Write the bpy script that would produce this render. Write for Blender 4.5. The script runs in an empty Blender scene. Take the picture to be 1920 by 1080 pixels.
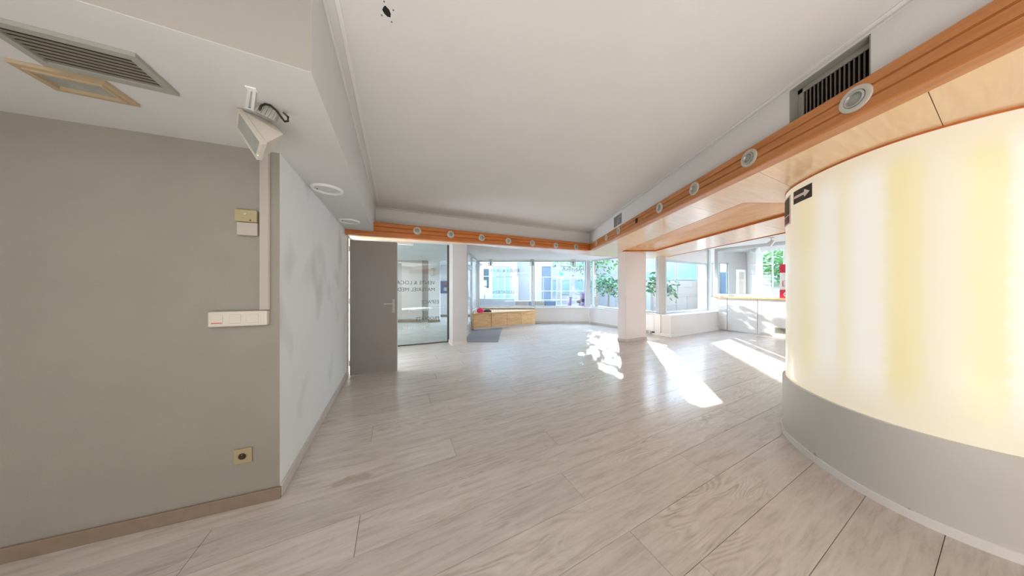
import bpy, bmesh, math, random
from mathutils import Vector, Matrix
random.seed(7)
C = bpy.context.scene
COL = C.collection

# ------------------------------------------------------------------ camera
H, FL = 1.35, 453.0                       # eye height, focal length in pixels of a 1920 wide frame
cam = bpy.data.objects.new('camera', bpy.data.cameras.new('camera'))
COL.objects.link(cam)
cam.location = (0, 0, H)
cam.rotation_euler = (math.radians(90), 0, 0)
cam.data.sensor_width = 36
cam.data.lens = FL / 1920 * 36
cam.data.clip_start = 0.02
cam.data.clip_end = 300
C.camera = cam
C.view_settings.view_transform = 'Standard'
C.view_settings.look = 'None'
C.view_settings.gamma = 1
C.view_settings.use_curve_mapping = False
C.view_settings.exposure = 0.46

# ------------------------------------------------------------------ sky, sun, added fill lights
w = bpy.data.worlds.new('sky'); C.world = w
w.use_nodes = True
wn = w.node_tree.nodes; wl = w.node_tree.links
bg = wn['Background']
tc = wn.new('ShaderNodeTexCoord'); sp = wn.new('ShaderNodeSeparateXYZ'); rp = wn.new('ShaderNodeValToRGB')
wl.new(tc.outputs['Generated'], sp.inputs[0]); wl.new(sp.outputs['Z'], rp.inputs[0]); wl.new(rp.outputs[0], bg.inputs[0])
rp.color_ramp.elements[0].position = 0.0; rp.color_ramp.elements[0].color = (0.83, 0.92, 1.0, 1)
rp.color_ramp.elements[1].position = 0.8; rp.color_ramp.elements[1].color = (0.50, 0.70, 1.0, 1)
bg.inputs[1].default_value = 9.5
SUN_T = 0.455
sd = Vector((-0.38, -0.925, -SUN_T)).normalized()
sl = bpy.data.lights.new('sun', 'SUN'); sl.energy = 24.0; sl.angle = math.radians(0.6); sl.color = (1.0, 0.95, 0.87)
so = bpy.data.objects.new('sun', sl); COL.objects.link(so)
so.rotation_euler = sd.to_track_quat('-Z', 'Y').to_euler(); so.location = (8, 20, 12)

def area(name, loc, rot, sx, sy, power, color=(1, 1, 1)):
    l = bpy.data.lights.new(name, 'AREA'); l.shape = 'RECTANGLE'; l.size = sx; l.size_y = sy
    l.energy = power; l.color = color
    o = bpy.data.objects.new(name, l); COL.objects.link(o); o.location = loc; o.rotation_euler = rot
    return o
area('fill_behind_camera', (0.6, -2.2, 2.66), (0, 0, 0), 3.2, 2.4, 55, (1.0, 0.985, 0.96))  # added overhead fill for the near room, no fixture there
area('fill_near_left', (-3.2, -2.0, 2.66), (0, 0, 0), 1.6, 1.6, 10, (1.0, 0.98, 0.94))  # added weak fill for the near left side
area('fill_rear', (1.5, -3.4, 1.25), (math.radians(97), 0, 0), 7.0, 2.2, 26, (0.97, 0.985, 1.0))  # added frontal fill in front of a closed rear wall
area('fill_ceiling_bounce', (0.5, -0.9, 0.3), (math.radians(180), 0, 0), 2.2, 1.0, 48, (1.0, 0.985, 0.965))  # added upward fill imitating floor bounce onto the ceiling
area('fill_lobby', (-4.6, 7.6, 2.38), (0, 0, 0), 1.6, 2.0, 50, (0.95, 0.98, 1.0))  # added fill to brighten the lobby behind the glass
area('fill_side_room', (9.3, 5.2, 2.7), (0, 0, 0), 1.4, 2.4, 16, (1, 1, 1))  # added weak fill to lift the side room
gl_ = bpy.data.lights.new('sun_glint_from_glass_front', 'SPOT'); gl_.energy = 34000; gl_.spot_size = math.radians(5.2); gl_.spot_blend = 0.25; gl_.shadow_soft_size = 0.12; gl_.color = (1, 0.97, 0.93)
go_ = bpy.data.objects.new('sun_glint_from_glass_front', gl_); COL.objects.link(go_); go_.location = (-7.2, 16.45, 9.1)
go_.rotation_euler = (Vector((6.98, 7.22, 0.62)) - go_.location).to_track_quat('-Z', 'Y').to_euler()
area('fill_behind_drum', (6.6, 1.6, 2.5), (0, 0, 0), 2.0, 3.0, 60, (1, 0.99, 0.97))  # added unseen fill for the right-hand zone

# ------------------------------------------------------------------ materials
def new_mat(name):
    m = bpy.data.materials.new(name); m.use_nodes = True
    return m, m.node_tree.nodes, m.node_tree.links, m.node_tree.nodes['Principled BSDF']
def mat(name, col, rough=0.6, metal=0.0, var=0.04, vscale=3.0, bump=0.0, bscale=60.0, coat=0.0, spec=0.5):
    m, n, l, b = new_mat(name)
    t = n.new('ShaderNodeTexCoord')
    ns = n.new('ShaderNodeTexNoise'); ns.inputs['Scale'].default_value = vscale; ns.inputs['Detail'].default_value = 5
    l.new(t.outputs['Object'], ns.inputs['Vector'])
    r = n.new('ShaderNodeValToRGB'); l.new(ns.outputs['Fac'], r.inputs[0])
    r.color_ramp.elements[0].position = 0.3; r.color_ramp.elements[1].position = 0.7
    r.color_ramp.elements[0].color = tuple(max(0, c * (1 - var)) for c in col) + (1,)
    r.color_ramp.elements[1].color = tuple(min(1, c * (1 + var)) for c in col) + (1,)
    l.new(r.outputs[0], b.inputs['Base Color'])
    b.inputs['Roughness'].default_value = rough; b.inputs['Metallic'].default_value = metal
    b.inputs['Coat Weight'].default_value = coat
    b.inputs['Specular IOR Level'].default_value = spec
    if bump:
        n2 = n.new('ShaderNodeTexNoise'); n2.inputs['Scale'].default_value = bscale; n2.inputs['Detail'].default_value = 3
        l.new(t.outputs['Object'], n2.inputs['Vector'])
        bp = n.new('ShaderNodeBump'); bp.inputs['Strength'].default_value = bump; bp.inputs['Distance'].default_value = 0.004
        l.new(n2.outputs['Fac'], bp.inputs['Height']); l.new(bp.outputs[0], b.inputs['Normal'])
    return m
def S(r, g, b):                                        # 0-255 display colour -> linear
    f = lambda c: (c / 255 / 12.92) if c <= 10 else ((c / 255 + 0.055) / 1.055) ** 2.4
    return (f(r), f(g), f(b))

M = {}
M['grey_paint'] = mat('grey_green_wall_paint', S(152, 148, 137), 0.75, bump=0.35, bscale=140)
M['ceil'] = mat('ceiling_plaster', S(224, 222, 219), 0.8, bump=0.2, bscale=200, var=0.015)
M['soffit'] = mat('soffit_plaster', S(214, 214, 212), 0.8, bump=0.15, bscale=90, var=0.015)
M['soffit_shaded'] = mat('shaded_soffit_plaster', S(162, 158, 150), 0.8, bump=0.15, bscale=90, var=0.015)  # darker soffit plaster: shade of the front face put into the colour
M['white'] = mat('white_plaster', S(232, 230, 228), 0.7, bump=0.15, bscale=90, var=0.015)
M['white_gloss'] = mat('white_lacquer', S(238, 238, 238), 0.35, var=0.01)
M['cream'] = mat('cream_plastic', S(212, 205, 192), 0.45, var=0.02)
M['beige'] = mat('yellowed_plastic', S(170, 156, 122), 0.5, var=0.05)
M['trunk'] = mat('warm_grey_plastic', S(184, 176, 166), 0.5, var=0.02)
M['fitting'] = mat('aged_fitting_metal', S(205, 200, 188), 0.4, metal=0.2, var=0.04)
M['alu'] = mat('aluminium', S(200, 204, 206), 0.35, metal=0.55, var=0.02)
M['alu_dark'] = mat('dark_bronze_frame', S(84, 80, 76), 0.4, metal=0.4, var=0.04)
M['black'] = mat('black_plastic', S(28, 28, 28), 0.45, var=0.05)
M['dark'] = mat('dark_void', S(40, 38, 36), 0.9, var=0.1)
M['slat'] = mat('vent_slat_paint', S(134, 128, 114), 0.55, var=0.08, vscale=20)
M['slat_r'] = mat('vent_slat_brown', S(112, 104, 98), 0.5, var=0.1, vscale=20)
M['vent_frame'] = mat('vent_frame_paint', S(164, 164, 154), 0.5, var=0.03)
M['tan'] = mat('tan_frame', S(186, 164, 134), 0.5, var=0.04)
M['hatchglass'] = mat('milky_lamp_glass', S(160, 164, 156), 0.25, var=0.08, vscale=20)
M['door'] = mat('grey_door_paint', S(158, 151, 147), 0.5, var=0.015, bump=0.05)
M['pier'] = mat('warm_grey_paint', S(196, 190, 186), 0.7, var=0.02, bump=0.1)
M['column'] = mat('column_paint', S(236, 228, 226), 0.65, var=0.015, bump=0.1)
M['board'] = mat('baseboard_wood', S(140, 122, 104), 0.5, var=0.1, vscale=14)
M['board_w'] = mat('painted_baseboard', S(208, 200, 194), 0.5, var=0.04, vscale=14)
M['steel'] = mat('brushed_steel', S(205, 203, 198), 0.3, metal=0.8, var=0.02)
M['red'] = mat('red_print', S(214, 38, 72), 0.5, var=0.02)
M['pink'] = mat('pink_cloth', S(240, 60, 110), 0.8, var=0.15, vscale=30, bump=0.6)
M['greycloth'] = mat('charcoal_cloth', S(82, 76, 84), 0.85, var=0.2, vscale=30, bump=0.6)
M['carpet'] = mat('grey_carpet', S(150, 150, 154), 0.95, var=0.12, vscale=160, bump=0.8, bscale=300)
M['letter_dark'] = mat('dark_grey_vinyl', S(66, 70, 76), 0.6, var=0.02)
M['letter_grey'] = mat('mid_grey_vinyl', S(120, 128, 136), 0.6, var=0.02)
M['letter_white'] = mat('white_vinyl', S(245, 245, 245), 0.6, var=0.01)
M['ext_board'] = mat('white_board_outdoors', S(205, 205, 205), 0.6, var=0.02)
M['gravel'] = mat('pale_paving', S(150, 147, 142), 0.85, var=0.06, bump=0.3)
M['ext_white'] = mat('white_render', S(150, 152, 154), 0.85, var=0.02)
M['ext_grey'] = mat('grey_render', S(112, 116, 122), 0.85, var=0.04)
M['ext_tan'] = mat('tan_stone', S(132, 122, 112), 0.85, var=0.06)
M['ext_blue'] = mat('blue_grey_panel', S(84, 100, 116), 0.6, var=0.04)
M['teal'] = mat('turquoise_glazing', S(112, 146, 152), 0.2, var=0.08, vscale=0.8)
M['teal_dark'] = mat('dark_teal_panel', S(50, 66, 70), 0.5, var=0.06)
M['asphalt'] = mat('asphalt', S(150, 150, 152), 0.9, var=0.08, bump=0.3)
M['leaf'] = mat('green_leaf', S(70, 118, 50), 0.5, var=0.35, vscale=4)
M['leaf_b'] = mat('bluish_leaf', S(58, 104, 66), 0.5, var=0.3, vscale=5)
M['bark'] = mat('bark', S(120, 105, 92), 0.9, var=0.2, vscale=20, bump=0.8)
M['purple'] = mat('mauve_cover', S(94, 78, 106), 0.6, var=0.06)
M['tyre'] = mat('rubber', S(60, 60, 64), 0.8, var=0.05)

# dirty white wall: soft grey smudges that belong to the paint
m, n, l, b = new_mat('scuffed_white_paint'); M['scuffed'] = m
t = n.new('ShaderNodeTexCoord'); mp = n.new('ShaderNodeMapping'); mp.inputs['Scale'].default_value = (1.2, 1.2, 0.9); mp.inputs['Location'].default_value = (0.35, 0.1, 0.2)
l.new(t.outputs['Object'], mp.inputs[0])
n1 = n.new('ShaderNodeTexNoise'); n1.inputs['Scale'].default_value = 2.4; n1.inputs['Detail'].default_value = 0.8
l.new(mp.outputs[0], n1.inputs['Vector'])
r = n.new('ShaderNodeValToRGB'); l.new(n1.outputs['Fac'], r.inputs[0])
r.color_ramp.elements[0].position = 0.18; r.color_ramp.elements[0].color = S(216, 219, 216) + (1,)
r.color_ramp.elements[1].position = 0.44; r.color_ramp.elements[1].color = S(244, 248, 248) + (1,)
l.new(r.outputs[0], b.inputs['Base Color']); b.inputs['Roughness'].default_value = 0.55
n2 = n.new('ShaderNodeTexNoise'); n2.inputs['Scale'].default_value = 120
l.new(t.outputs['Object'], n2.inputs['Vector'])
bp = n.new('ShaderNodeBump'); bp.inputs['Strength'].default_value = 0.15; bp.inputs['Distance'].default_value = 0.003
l.new(n2.outputs['Fac'], bp.inputs['Height']); l.new(bp.outputs[0], b.inputs['Normal'])

# scuffed drum base with peeled ochre patches near the floor
m, n, l, b = new_mat('scuffed_drum_base_paint'); M['drumbase'] = m
t = n.new('ShaderNodeTexCoord'); sx = n.new('ShaderNodeSeparateXYZ'); l.new(t.outputs['Object'], sx.inputs[0])
n1 = n.new('ShaderNodeTexNoise'); n1.inputs['Scale'].default_value = 9; n1.inputs['Detail'].default_value = 8; n1.inputs['Roughness'].default_value = 0.7
l.new(t.outputs['Object'], n1.inputs['Vector'])
mr = n.new('ShaderNodeMapRange'); mr.inputs['From Min'].default_value = 0.045; mr.inputs['From Max'].default_value = 0.13; mr.inputs['To Min'].default_value = 0.14; mr.inputs['To Max'].default_value = -0.2
l.new(sx.outputs['Z'], mr.inputs['Value'])
ad = n.new('ShaderNodeMath'); ad.operation = 'ADD'; l.new(n1.outputs['Fac'], ad.inputs[0]); l.new(mr.outputs[0], ad.inputs[1])
r = n.new('ShaderNodeValToRGB'); l.new(ad.outputs[0], r.inputs[0])
r.color_ramp.elements[0].position = 0.70; r.color_ramp.elements[0].color = S(208, 207, 202) + (1,)
r.color_ramp.elements[1].position = 0.74; r.color_ramp.elements[1].color = S(168, 146, 112) + (1,)
l.new(r.outputs[0], b.inputs['Base Color']); b.inputs['Roughness'].default_value = 0.5

# wood for beams / soffit / cabinet
def wood(name, c1, c2, axis_rot, rough, sc=(1.0, 14.0, 14.0), coat=0.0, mix=(0.3, 0.7)):
    m, n, l, b = new_mat(name)
    t = n.new('ShaderNodeTexCoord'); mp = n.new('ShaderNodeMapping'); l.new(t.outputs['Object'], mp.inputs[0])
    rot = n.new('ShaderNodeVectorRotate'); rot.rotation_type = 'Z_AXIS'; rot.inputs['Angle'].default_value = -axis_rot
    l.new(t.outputs['Object'], rot.inputs['Vector']); l.new(rot.outputs[0], mp.inputs[0])
    mp.inputs['Scale'].default_value = sc
    n1 = n.new('ShaderNodeTexNoise'); n1.inputs['Scale'].default_value = 2.5; n1.inputs['Detail'].default_value = 6; n1.inputs['Distortion'].default_value = 0.6
    l.new(mp.outputs[0], n1.inputs['Vector'])
    oi = n.new('ShaderNodeObjectInfo')
    r = n.new('ShaderNodeValToRGB'); l.new(n1.outputs['Fac'], r.inputs[0])
    r.color_ramp.elements[0].position = mix[0]; r.color_ramp.elements[1].position = mix[1]
    r.color_ramp.elements[0].color = c1 + (1,); r.color_ramp.elements[1].color = c2 + (1,)
    hs = n.new('ShaderNodeHueSaturation'); mr = n.new('ShaderNodeMapRange'); mr.inputs['To Min'].default_value = 0.94; mr.inputs['To Max'].default_value = 1.05
    l.new(oi.outputs['Random'], mr.inputs['Value']); l.new(mr.outputs[0], hs.inputs['Value']); l.new(r.outputs[0], hs.inputs['Color'])
    l.new(hs.outputs[0], b.inputs['Base Color']); b.inputs['Roughness'].default_value = rough; b.inputs['Coat Weight'].default_value = coat
    b.inputs['Coat Roughness'].default_value = 0.15
    return m
AU = math.atan2(1, -0.4812); AV = math.atan2(0.4336, 0.9011)
M['beam_right'] = wood('orange_beam_wood', S(182, 113, 60), S(203, 138, 82), math.pi / 2, 0.4)
M['beam_far'] = wood('orange_beam_wood_far', S(194, 108, 46), S(216, 132, 66), AV, 0.4)
M['panelwood'] = wood('pale_varnished_panel', S(230, 188, 140), S(241, 207, 162), AV, 0.28, sc=(1, 9, 9), coat=0.5)
M['coffer'] = wood('coffer_wood', S(222, 168, 112), S(236, 186, 132), math.pi / 2, 0.35)
M['rim'] = wood('orange_rim_wood', S(200, 108, 44), S(214, 122, 56), math.pi / 2, 0.35)
M['pine'] = wood('pine_boards', S(214, 168, 112), S(238, 204, 154), AV, 0.45, sc=(1.2, 10, 10))

# laminate planks
m, n, l, b = new_mat('grey_oak_laminate'); M['plank'] = m
t = n.new('ShaderNodeTexCoord'); at_ = n.new('ShaderNodeAttribute'); at_.attribute_name = 'pid'
off = n.new('ShaderNodeCombineXYZ'); mu = n.new('ShaderNodeMath'); mu.operation = 'MULTIPLY'; mu.inputs[1].default_value = 37.0
l.new(at_.outputs['Fac'], mu.inputs[0]); l.new(mu.outputs[0], off.inputs[0]); l.new(mu.outputs[0], off.inputs[2])
av = n.new('ShaderNodeVectorMath'); av.operation = 'ADD'; l.new(t.outputs['Object'], av.inputs[0]); l.new(off.outputs[0], av.inputs[1])
m1 = n.new('ShaderNodeMapping'); m1.inputs['Scale'].default_value = (1.3, 11, 1); l.new(av.outputs[0], m1.inputs[0])
g1 = n.new('ShaderNodeTexNoise'); g1.inputs['Scale'].default_value = 2.4; g1.inputs['Detail'].default_value = 9; g1.inputs['Roughness'].default_value = 0.68; g1.inputs['Distortion'].default_value = 0.35
l.new(m1.outputs[0], g1.inputs['Vector'])
m2 = n.new('ShaderNodeMapping'); m2.inputs['Scale'].default_value = (0.8, 5.5, 1); l.new(av.outputs[0], m2.inputs[0])
wv = n.new('ShaderNodeTexNoise'); wv.inputs['Scale'].default_value = 1.1; wv.inputs['Detail'].default_value = 1.5; wv.inputs['Distortion'].default_value = 0.5
l.new(m2.outputs[0], wv.inputs['Vector'])
mw = n.new('ShaderNodeMath'); mw.operation = 'MULTIPLY'; mw.inputs[1].default_value = 150.0; l.new(wv.outputs['Fac'], mw.inputs[0])
sn = n.new('ShaderNodeMath'); sn.operation = 'SINE'; l.new(mw.outputs[0], sn.inputs[0])
# figure only on parts of the boards
msk = n.new('ShaderNodeTexNoise'); msk.inputs['Scale'].default_value = 1.3; l.new(av.outputs[0], msk.inputs['Vector'])
mk = n.new('ShaderNodeMapRange'); mk.inputs['From Min'].default_value = 0.50; mk.inputs['From Max'].default_value = 0.68; mk.inputs['To Max'].default_value = 0.15
l.new(msk.outputs['Fac'], mk.inputs['Value'])
fm = n.new('ShaderNodeMath'); fm.operation = 'MULTIPLY'; l.new(sn.outputs[0], fm.inputs[0]); l.new(mk.outputs[0], fm.inputs[1])
sm = n.new('ShaderNodeMath'); sm.operation = 'ADD'; l.new(g1.outputs['Fac'], sm.inputs[0]); l.new(fm.outputs[0], sm.inputs[1])
r = n.new('ShaderNodeValToRGB'); l.new(sm.outputs[0], r.inputs[0])
e = r.color_ramp.elements
e[0].position = 0.22; e[0].color = S(162, 153, 144) + (1,)
e[1].position = 0.78; e[1].color = S(216, 208, 201) + (1,)
x = e.new(0.48); x.color = S(198, 189, 181) + (1,)
hs = n.new('ShaderNodeHueSaturation'); mr = n.new('ShaderNodeMapRange'); mr.inputs['To Min'].default_value = 0.93; mr.inputs['To Max'].default_value = 1.04
l.new(at_.outputs['Fac'], mr.inputs['Value']); l.new(mr.outputs[0], hs.inputs['Value']); l.new(r.outputs[0], hs.inputs['Color'])
# an old brownish spill on one board
sb_ = n.new('ShaderNodeMapping'); sb_.inputs['Location'].default_value = (0.26 * 3.6, -2.02 * 15, 0); sb_.inputs['Scale'].default_value = (3.6, 15, 1); l.new(t.outputs['Object'], sb_.inputs[0])
ln_ = n.new('ShaderNodeVectorMath'); ln_.operation = 'LENGTH'; l.new(sb_.outputs[0], ln_.inputs[0])
sn_z = n.new('ShaderNodeTexNoise'); sn_z.inputs['Scale'].default_value = 9; sn_z.inputs['Detail'].default_value = 4; l.new(t.outputs['Object'], sn_z.inputs['Vector'])
sa_ = n.new('ShaderNodeMath'); sa_.operation = 'MULTIPLY_ADD'; sa_.inputs[1].default_value = 1.6; l.new(sn_z.outputs['Fac'], sa_.inputs[0]); l.new(ln_.outputs['Value'], sa_.inputs[2])
sr_ = n.new('ShaderNodeMapRange'); sr_.inputs['From Min'].default_value = 1.1; sr_.inputs['From Max'].default_value = 1.45; sr_.inputs['To Min'].default_value = 0.55; sr_.inputs['To Max'].default_value = 0.0; l.new(sa_.outputs[0], sr_.inputs['Value'])
sx_ = n.new('ShaderNodeMix'); sx_.data_type = 'RGBA'; l.new(sr_.outputs[0], sx_.inputs['Factor']); l.new(hs.outputs[0], sx_.inputs['A']); sx_.inputs['B'].default_value = S(150, 132, 112) + (1,)
l.new(sx_.outputs['Result'], b.inputs['Base Color'])
rr = n.new('ShaderNodeMapRange'); rr.inputs['To Min'].default_value = 0.30; rr.inputs['To Max'].default_value = 0.46
l.new(g1.outputs['Fac'], rr.inputs['Value']); l.new(rr.outputs[0], b.inputs['Roughness'])
bp = n.new('ShaderNodeBump'); bp.inputs['Strength'].default_value = 0.10; bp.inputs['Distance'].default_value = 0.002
l.new(sm.outputs[0], bp.inputs['Height']); l.new(bp.outputs[0], b.inputs['Normal'])
b.inputs['Coat Weight'].default_value = 0.55; b.inputs['Coat Roughness'].default_value = 0.2

# window glass: clear with a Fresnel reflection
def glass(name, tint=(0.97, 0.985, 0.985), ior=1.45):
    m = bpy.data.materials.new(name); m.use_nodes = True; n = m.node_tree.nodes; l = m.node_tree.links
    n.remove(n['Principled BSDF'])
    tr = n.new('ShaderNodeBsdfTransparent'); tr.inputs[0].default_value = tint + (1,)
    gl = n.new('ShaderNodeBsdfGlossy'); gl.inputs['Roughness'].default_value = 0.01
    fr = n.new('ShaderNodeLayerWeight'); fr.inputs[0].default_value = 0.5
    pw = n.new('ShaderNodeMath'); pw.operation = 'POWER'; pw.inputs[1].default_value = 5.0; l.new(fr.outputs['Facing'], pw.inputs[0])
    ma = n.new('ShaderNodeMath'); ma.operation = 'MULTIPLY_ADD'; ma.inputs[1].default_value = 0.6; ma.inputs[2].default_value = ((ior - 1) / (ior + 1)) ** 2; l.new(pw.outputs[0], ma.inputs[0])
    mx = n.new('ShaderNodeMixShader'); l.new(ma.outputs[0], mx.inputs[0]); l.new(tr.outputs[0], mx.inputs[1]); l.new(gl.outputs[0], mx.inputs[2])
    l.new(mx.outputs[0], n['Material Output'].inputs[0])
    return m
M['glass'] = glass('window_glass')
M['glass_tint'] = glass('greenish_partition_glass', (0.86, 0.92, 0.92), 1.6)

# ------------------------------------------------------------------ mesh helpers
U = Vector((-0.4336, 0.9011)); V = Vector((0.9011, 0.4336))
def at(px, py, z=0.0):                  # the point of the level z that lies on a sight line of the photograph
    Y = (z - H) * FL / (540 - py)
    return Vector(((px - 960) / FL * Y, Y, z))
def atY(px, py, Y):
    return Vector(((px - 960) / FL * Y, Y, H + (540 - py) / FL * Y))

class MB:
    def __init__(s): s.v = []; s.f = []; s.uv = None
    def add(s, vs, fs):
        o = len(s.v); s.v += [tuple(p) for p in vs]; s.f += [tuple(i + o for i in f) for f in fs]; return s
    def box(s, c, size, rz=0.0, rot=None):
        hx, hy, hz = size[0] / 2, size[1] / 2, size[2] / 2
        R = rot if rot is not None else Matrix.Rotation(rz, 3, 'Z')
        vs = [Vector(c) + R @ Vector((a * hx, b_ * hy, d * hz)) for d in (-1, 1) for a, b_ in ((-1, -1), (1, -1), (1, 1), (-1, 1))]
        return s.add(vs, [(3, 2, 1, 0), (4, 5, 6, 7), (0, 1, 5, 4), (1, 2, 6, 5), (2, 3, 7, 6), (3, 0, 4, 7)])
    def prism(s, poly, z0, z1):          # poly: list of (x, y), counter-clockwise or not; z may be per-vertex lists
        k = len(poly)
        area_ = sum(poly[i][0] * poly[(i + 1) % k][1] - poly[(i + 1) % k][0] * poly[i][1] for i in range(k))
        z0 = z0 if isinstance(z0, (list, tuple)) else [z0] * k; z1 = z1 if isinstance(z1, (list, tuple)) else [z1] * k
        if area_ < 0: poly = poly[::-1]; z0 = list(z0)[::-1]; z1 = list(z1)[::-1]
        vs = [(p[0], p[1], z0[i]) for i, p in enumerate(poly)] + [(p[0], p[1], z1[i]) for i, p in enumerate(poly)]
        fs = [tuple(range(k - 1, -1, -1)), tuple(range(k, 2 * k))] + [(i, (i + 1) % k, k + (i + 1) % k, k + i) for i in range(k)]
        return s.add(vs, fs)
    def wall(s, p, q, z0, z1, t):        # slab from p to q, thickness t to the left of p->q
        p = Vector(p[:2]); q = Vector(q[:2]); d = (q - p).normalized(); nn = Vector((-d.y, d.x)) * t
        return s.prism([p, q, q + nn, p + nn], z0, z1)
    def bar(s, p, q, wd, ht=None):       # rectangular bar between two points
        p = Vector(p); q = Vector(q); d = q - p; ht = ht or wd
        R = d.to_track_quat('Y', 'Z').to_matrix()
        return s.box((p + q) / 2, (wd, d.length, ht), rot=R)
    def tube(s, pts, rad, k=10, cap=True):
        pts = [Vector(p) for p in pts]; rings = []
        rads = rad if isinstance(rad, (list, tuple)) else [rad] * len(pts)
        o = len(s.v); prev = None
        for i, p in enumerate(pts):
            d = (pts[min(i + 1, len(pts) - 1)] - pts[max(i - 1, 0)]).normalized()
            a = Vector((0, 0, 1)) if abs(d.z) < 0.9 else Vector((1, 0, 0))
            if prev is not None: a = prev
            x = (a - d * a.dot(d)).normalized(); prev = x; y = d.cross(x)
            for j in range(k):
                an = 2 * math.pi * j / k
                s.v.append(tuple(p + (x * math.cos(an) + y * math.sin(an)) * rads[i]))
        for i in range(len(pts) - 1):
            for j in range(k):
                a0 = o + i * k + j; a1 = o + i * k + (j + 1) % k
                s.f.append((a0, a1, a1 + k, a0 + k))
        if cap:
            s.f.append(tuple(o + j for j in range(k - 1, -1, -1))); s.f.append(tuple(o + (len(pts) - 1) * k + j for j in range(k)))
        return s
    def lathe(s, prof, k=28, mtx=None):  # prof: (radius, height) revolved about local z
        o = len(s.v); mtx = mtx or Matrix.Identity(4)
        for r_, z_ in prof:
            for j in range(k):
                an = 2 * math.pi * j / k
                s.v.append(tuple(mtx @ Vector((r_ * math.cos(an), r_ * math.sin(an), z_))))
        for i in range(len(prof) - 1):
            for j in range(k):
                a0 = o + i * k + j; a1 = o + i * k + (j + 1) % k
                s.f.append((a0, a1, a1 + k, a0 + k))
        s.f.append(tuple(o + j for j in range(k - 1, -1, -1))); s.f.append(tuple(o + (len(prof) - 1) * k + j for j in range(k)))
        return s
    def build(s, name, material, parent=None, bevel=0.0, smooth=False, seg=2):
        me = bpy.data.meshes.new(name); me.from_pydata(s.v, [], s.f)
        bm = bmesh.new(); bm.from_mesh(me); bmesh.ops.recalc_face_normals(bm, faces=bm.faces[:]); bm.to_mesh(me); bm.free()
        me.materials.append(material); me.update()
        o = bpy.data.objects.new(name, me); COL.objects.link(o)
        if smooth:
            me.polygons.foreach_set('use_smooth', [True] * len(me.polygons))
            try: me.set_sharp_from_angle(angle=math.radians(40))
            except Exception: pass
        if bevel:
            bv = o.modifiers.new('bevel', 'BEVEL'); bv.width = bevel; bv.segments = seg; bv.limit_method = 'ANGLE'
        if parent: 
            o.parent = parent; o.matrix_parent_inverse = parent.matrix_basis.inverted()
        return o
def tag(o, label=None, cat=None, group=None, kind=None):
    if label: o['label'] = label
    if cat: o['category'] = cat
    if group: o['group'] = group
    if kind: o['kind'] = kind
    return o
def struct(o, label, cat): return tag(o, label, cat, None, 'structure')
def empty(name, loc, label=None, cat=None, group=None, kind=None, rz=0.0):
    o = bpy.data.objects.new(name, None); COL.objects.link(o); o.location = loc; o.rotation_euler = (0, 0, rz)
    o.empty_display_size = 0.1
    return tag(o, label, cat, group, kind)
def text(name, body, size, org, xdir, up, material, parent, align='LEFT', depth=0.0006):
    cu = bpy.data.curves.new(name, 'FONT'); cu.body = body; cu.size = size; cu.extrude = depth; cu.align_x = align
    cu.resolution_u = 3
    o = bpy.data.objects.new(name, cu); COL.objects.link(o)
    bpy.context.view_layer.update()
    me = bpy.data.meshes.new_from_object(o.evaluated_get(bpy.context.evaluated_depsgraph_get()))
    bpy.data.objects.remove(o); bpy.data.curves.remove(cu)
    x = Vector(xdir).normalized(); y = Vector(up).normalized(); z = x.cross(y)
    R = Matrix((x, y, z)).transposed().to_4x4(); R.translation = Vector(org)
    me.transform(R); me.materials.clear(); me.materials.append(material); me.name = name
    o = bpy.data.objects.new(name, me); COL.objects.link(o)
    if parent: o.parent = parent; o.matrix_parent_inverse = parent.matrix_basis.inverted()
    return o
def D3(p, z): return Vector((p[0], p[1], z))

# ------------------------------------------------------------------ floor
ROOM = [(-1.5, 1.56), (-4.6, 0.42), (-4.6, -3.6), (9.3, -3.6), (9.3, 2.4), (6.66, 7.95), (4.3, 6.95), (3.02, 9.4), (-1.38, 9.4), (-1.38, 6.0), (-1.6, 6.07), (-3.46, 5.32)]
floor = MB().prism(ROOM, -0.12, -0.008).build('floor', mat('joint_underlay', S(112, 100, 90), 0.9))
struct(floor, 'pale grey oak laminate floor of wide planks laid across the shop', 'floor')
W0, UO, PL = 0.2545, 0.926, 2.19
known = {-1: 1.17, 0: 2.07, 1: 1.09, 2: 2.0, 3: 1.264, 4: 0.441, 5: 1.444, 7: 1.40, 9: 1.53}
rot = Matrix.Rotation(AV, 4, 'Z')
uvpoly = [(p[0] * V.x + p[1] * V.y, p[0] * U.x + p[1] * U.y) for p in ROOM]
def clip_spans(uc):
    xs = []
    for i in range(len(uvpoly)):
        a, b2 = uvpoly[i], uvpoly[(i + 1) % len(uvpoly)]
        if (a[1] > uc) != (b2[1] > uc): xs.append(a[0] + (uc - a[1]) / (b2[1] - a[1]) * (b2[0] - a[0]))
    xs.sort(); return list(zip(xs[::2], xs[1::2]))
G = 0.0015
def plank_verts(v0, v1, u0, u1):
    z = -0.008
    return [(v0, u0, z), (v1, u0, z), (v1, u1, z), (v0, u1, z), (v0 + G, u0 + G, 0), (v1 - G, u0 + G, 0), (v1 - G, u1 - G, 0), (v0 + G, u1 - G, 0)]
PF = [(4, 5, 6, 7), (0, 1, 5, 4), (1, 2, 6, 5), (2, 3, 7, 6), (3, 0, 4, 7)]
rest_v, rest_f, rest_id = [], [], []
count = 0
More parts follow.
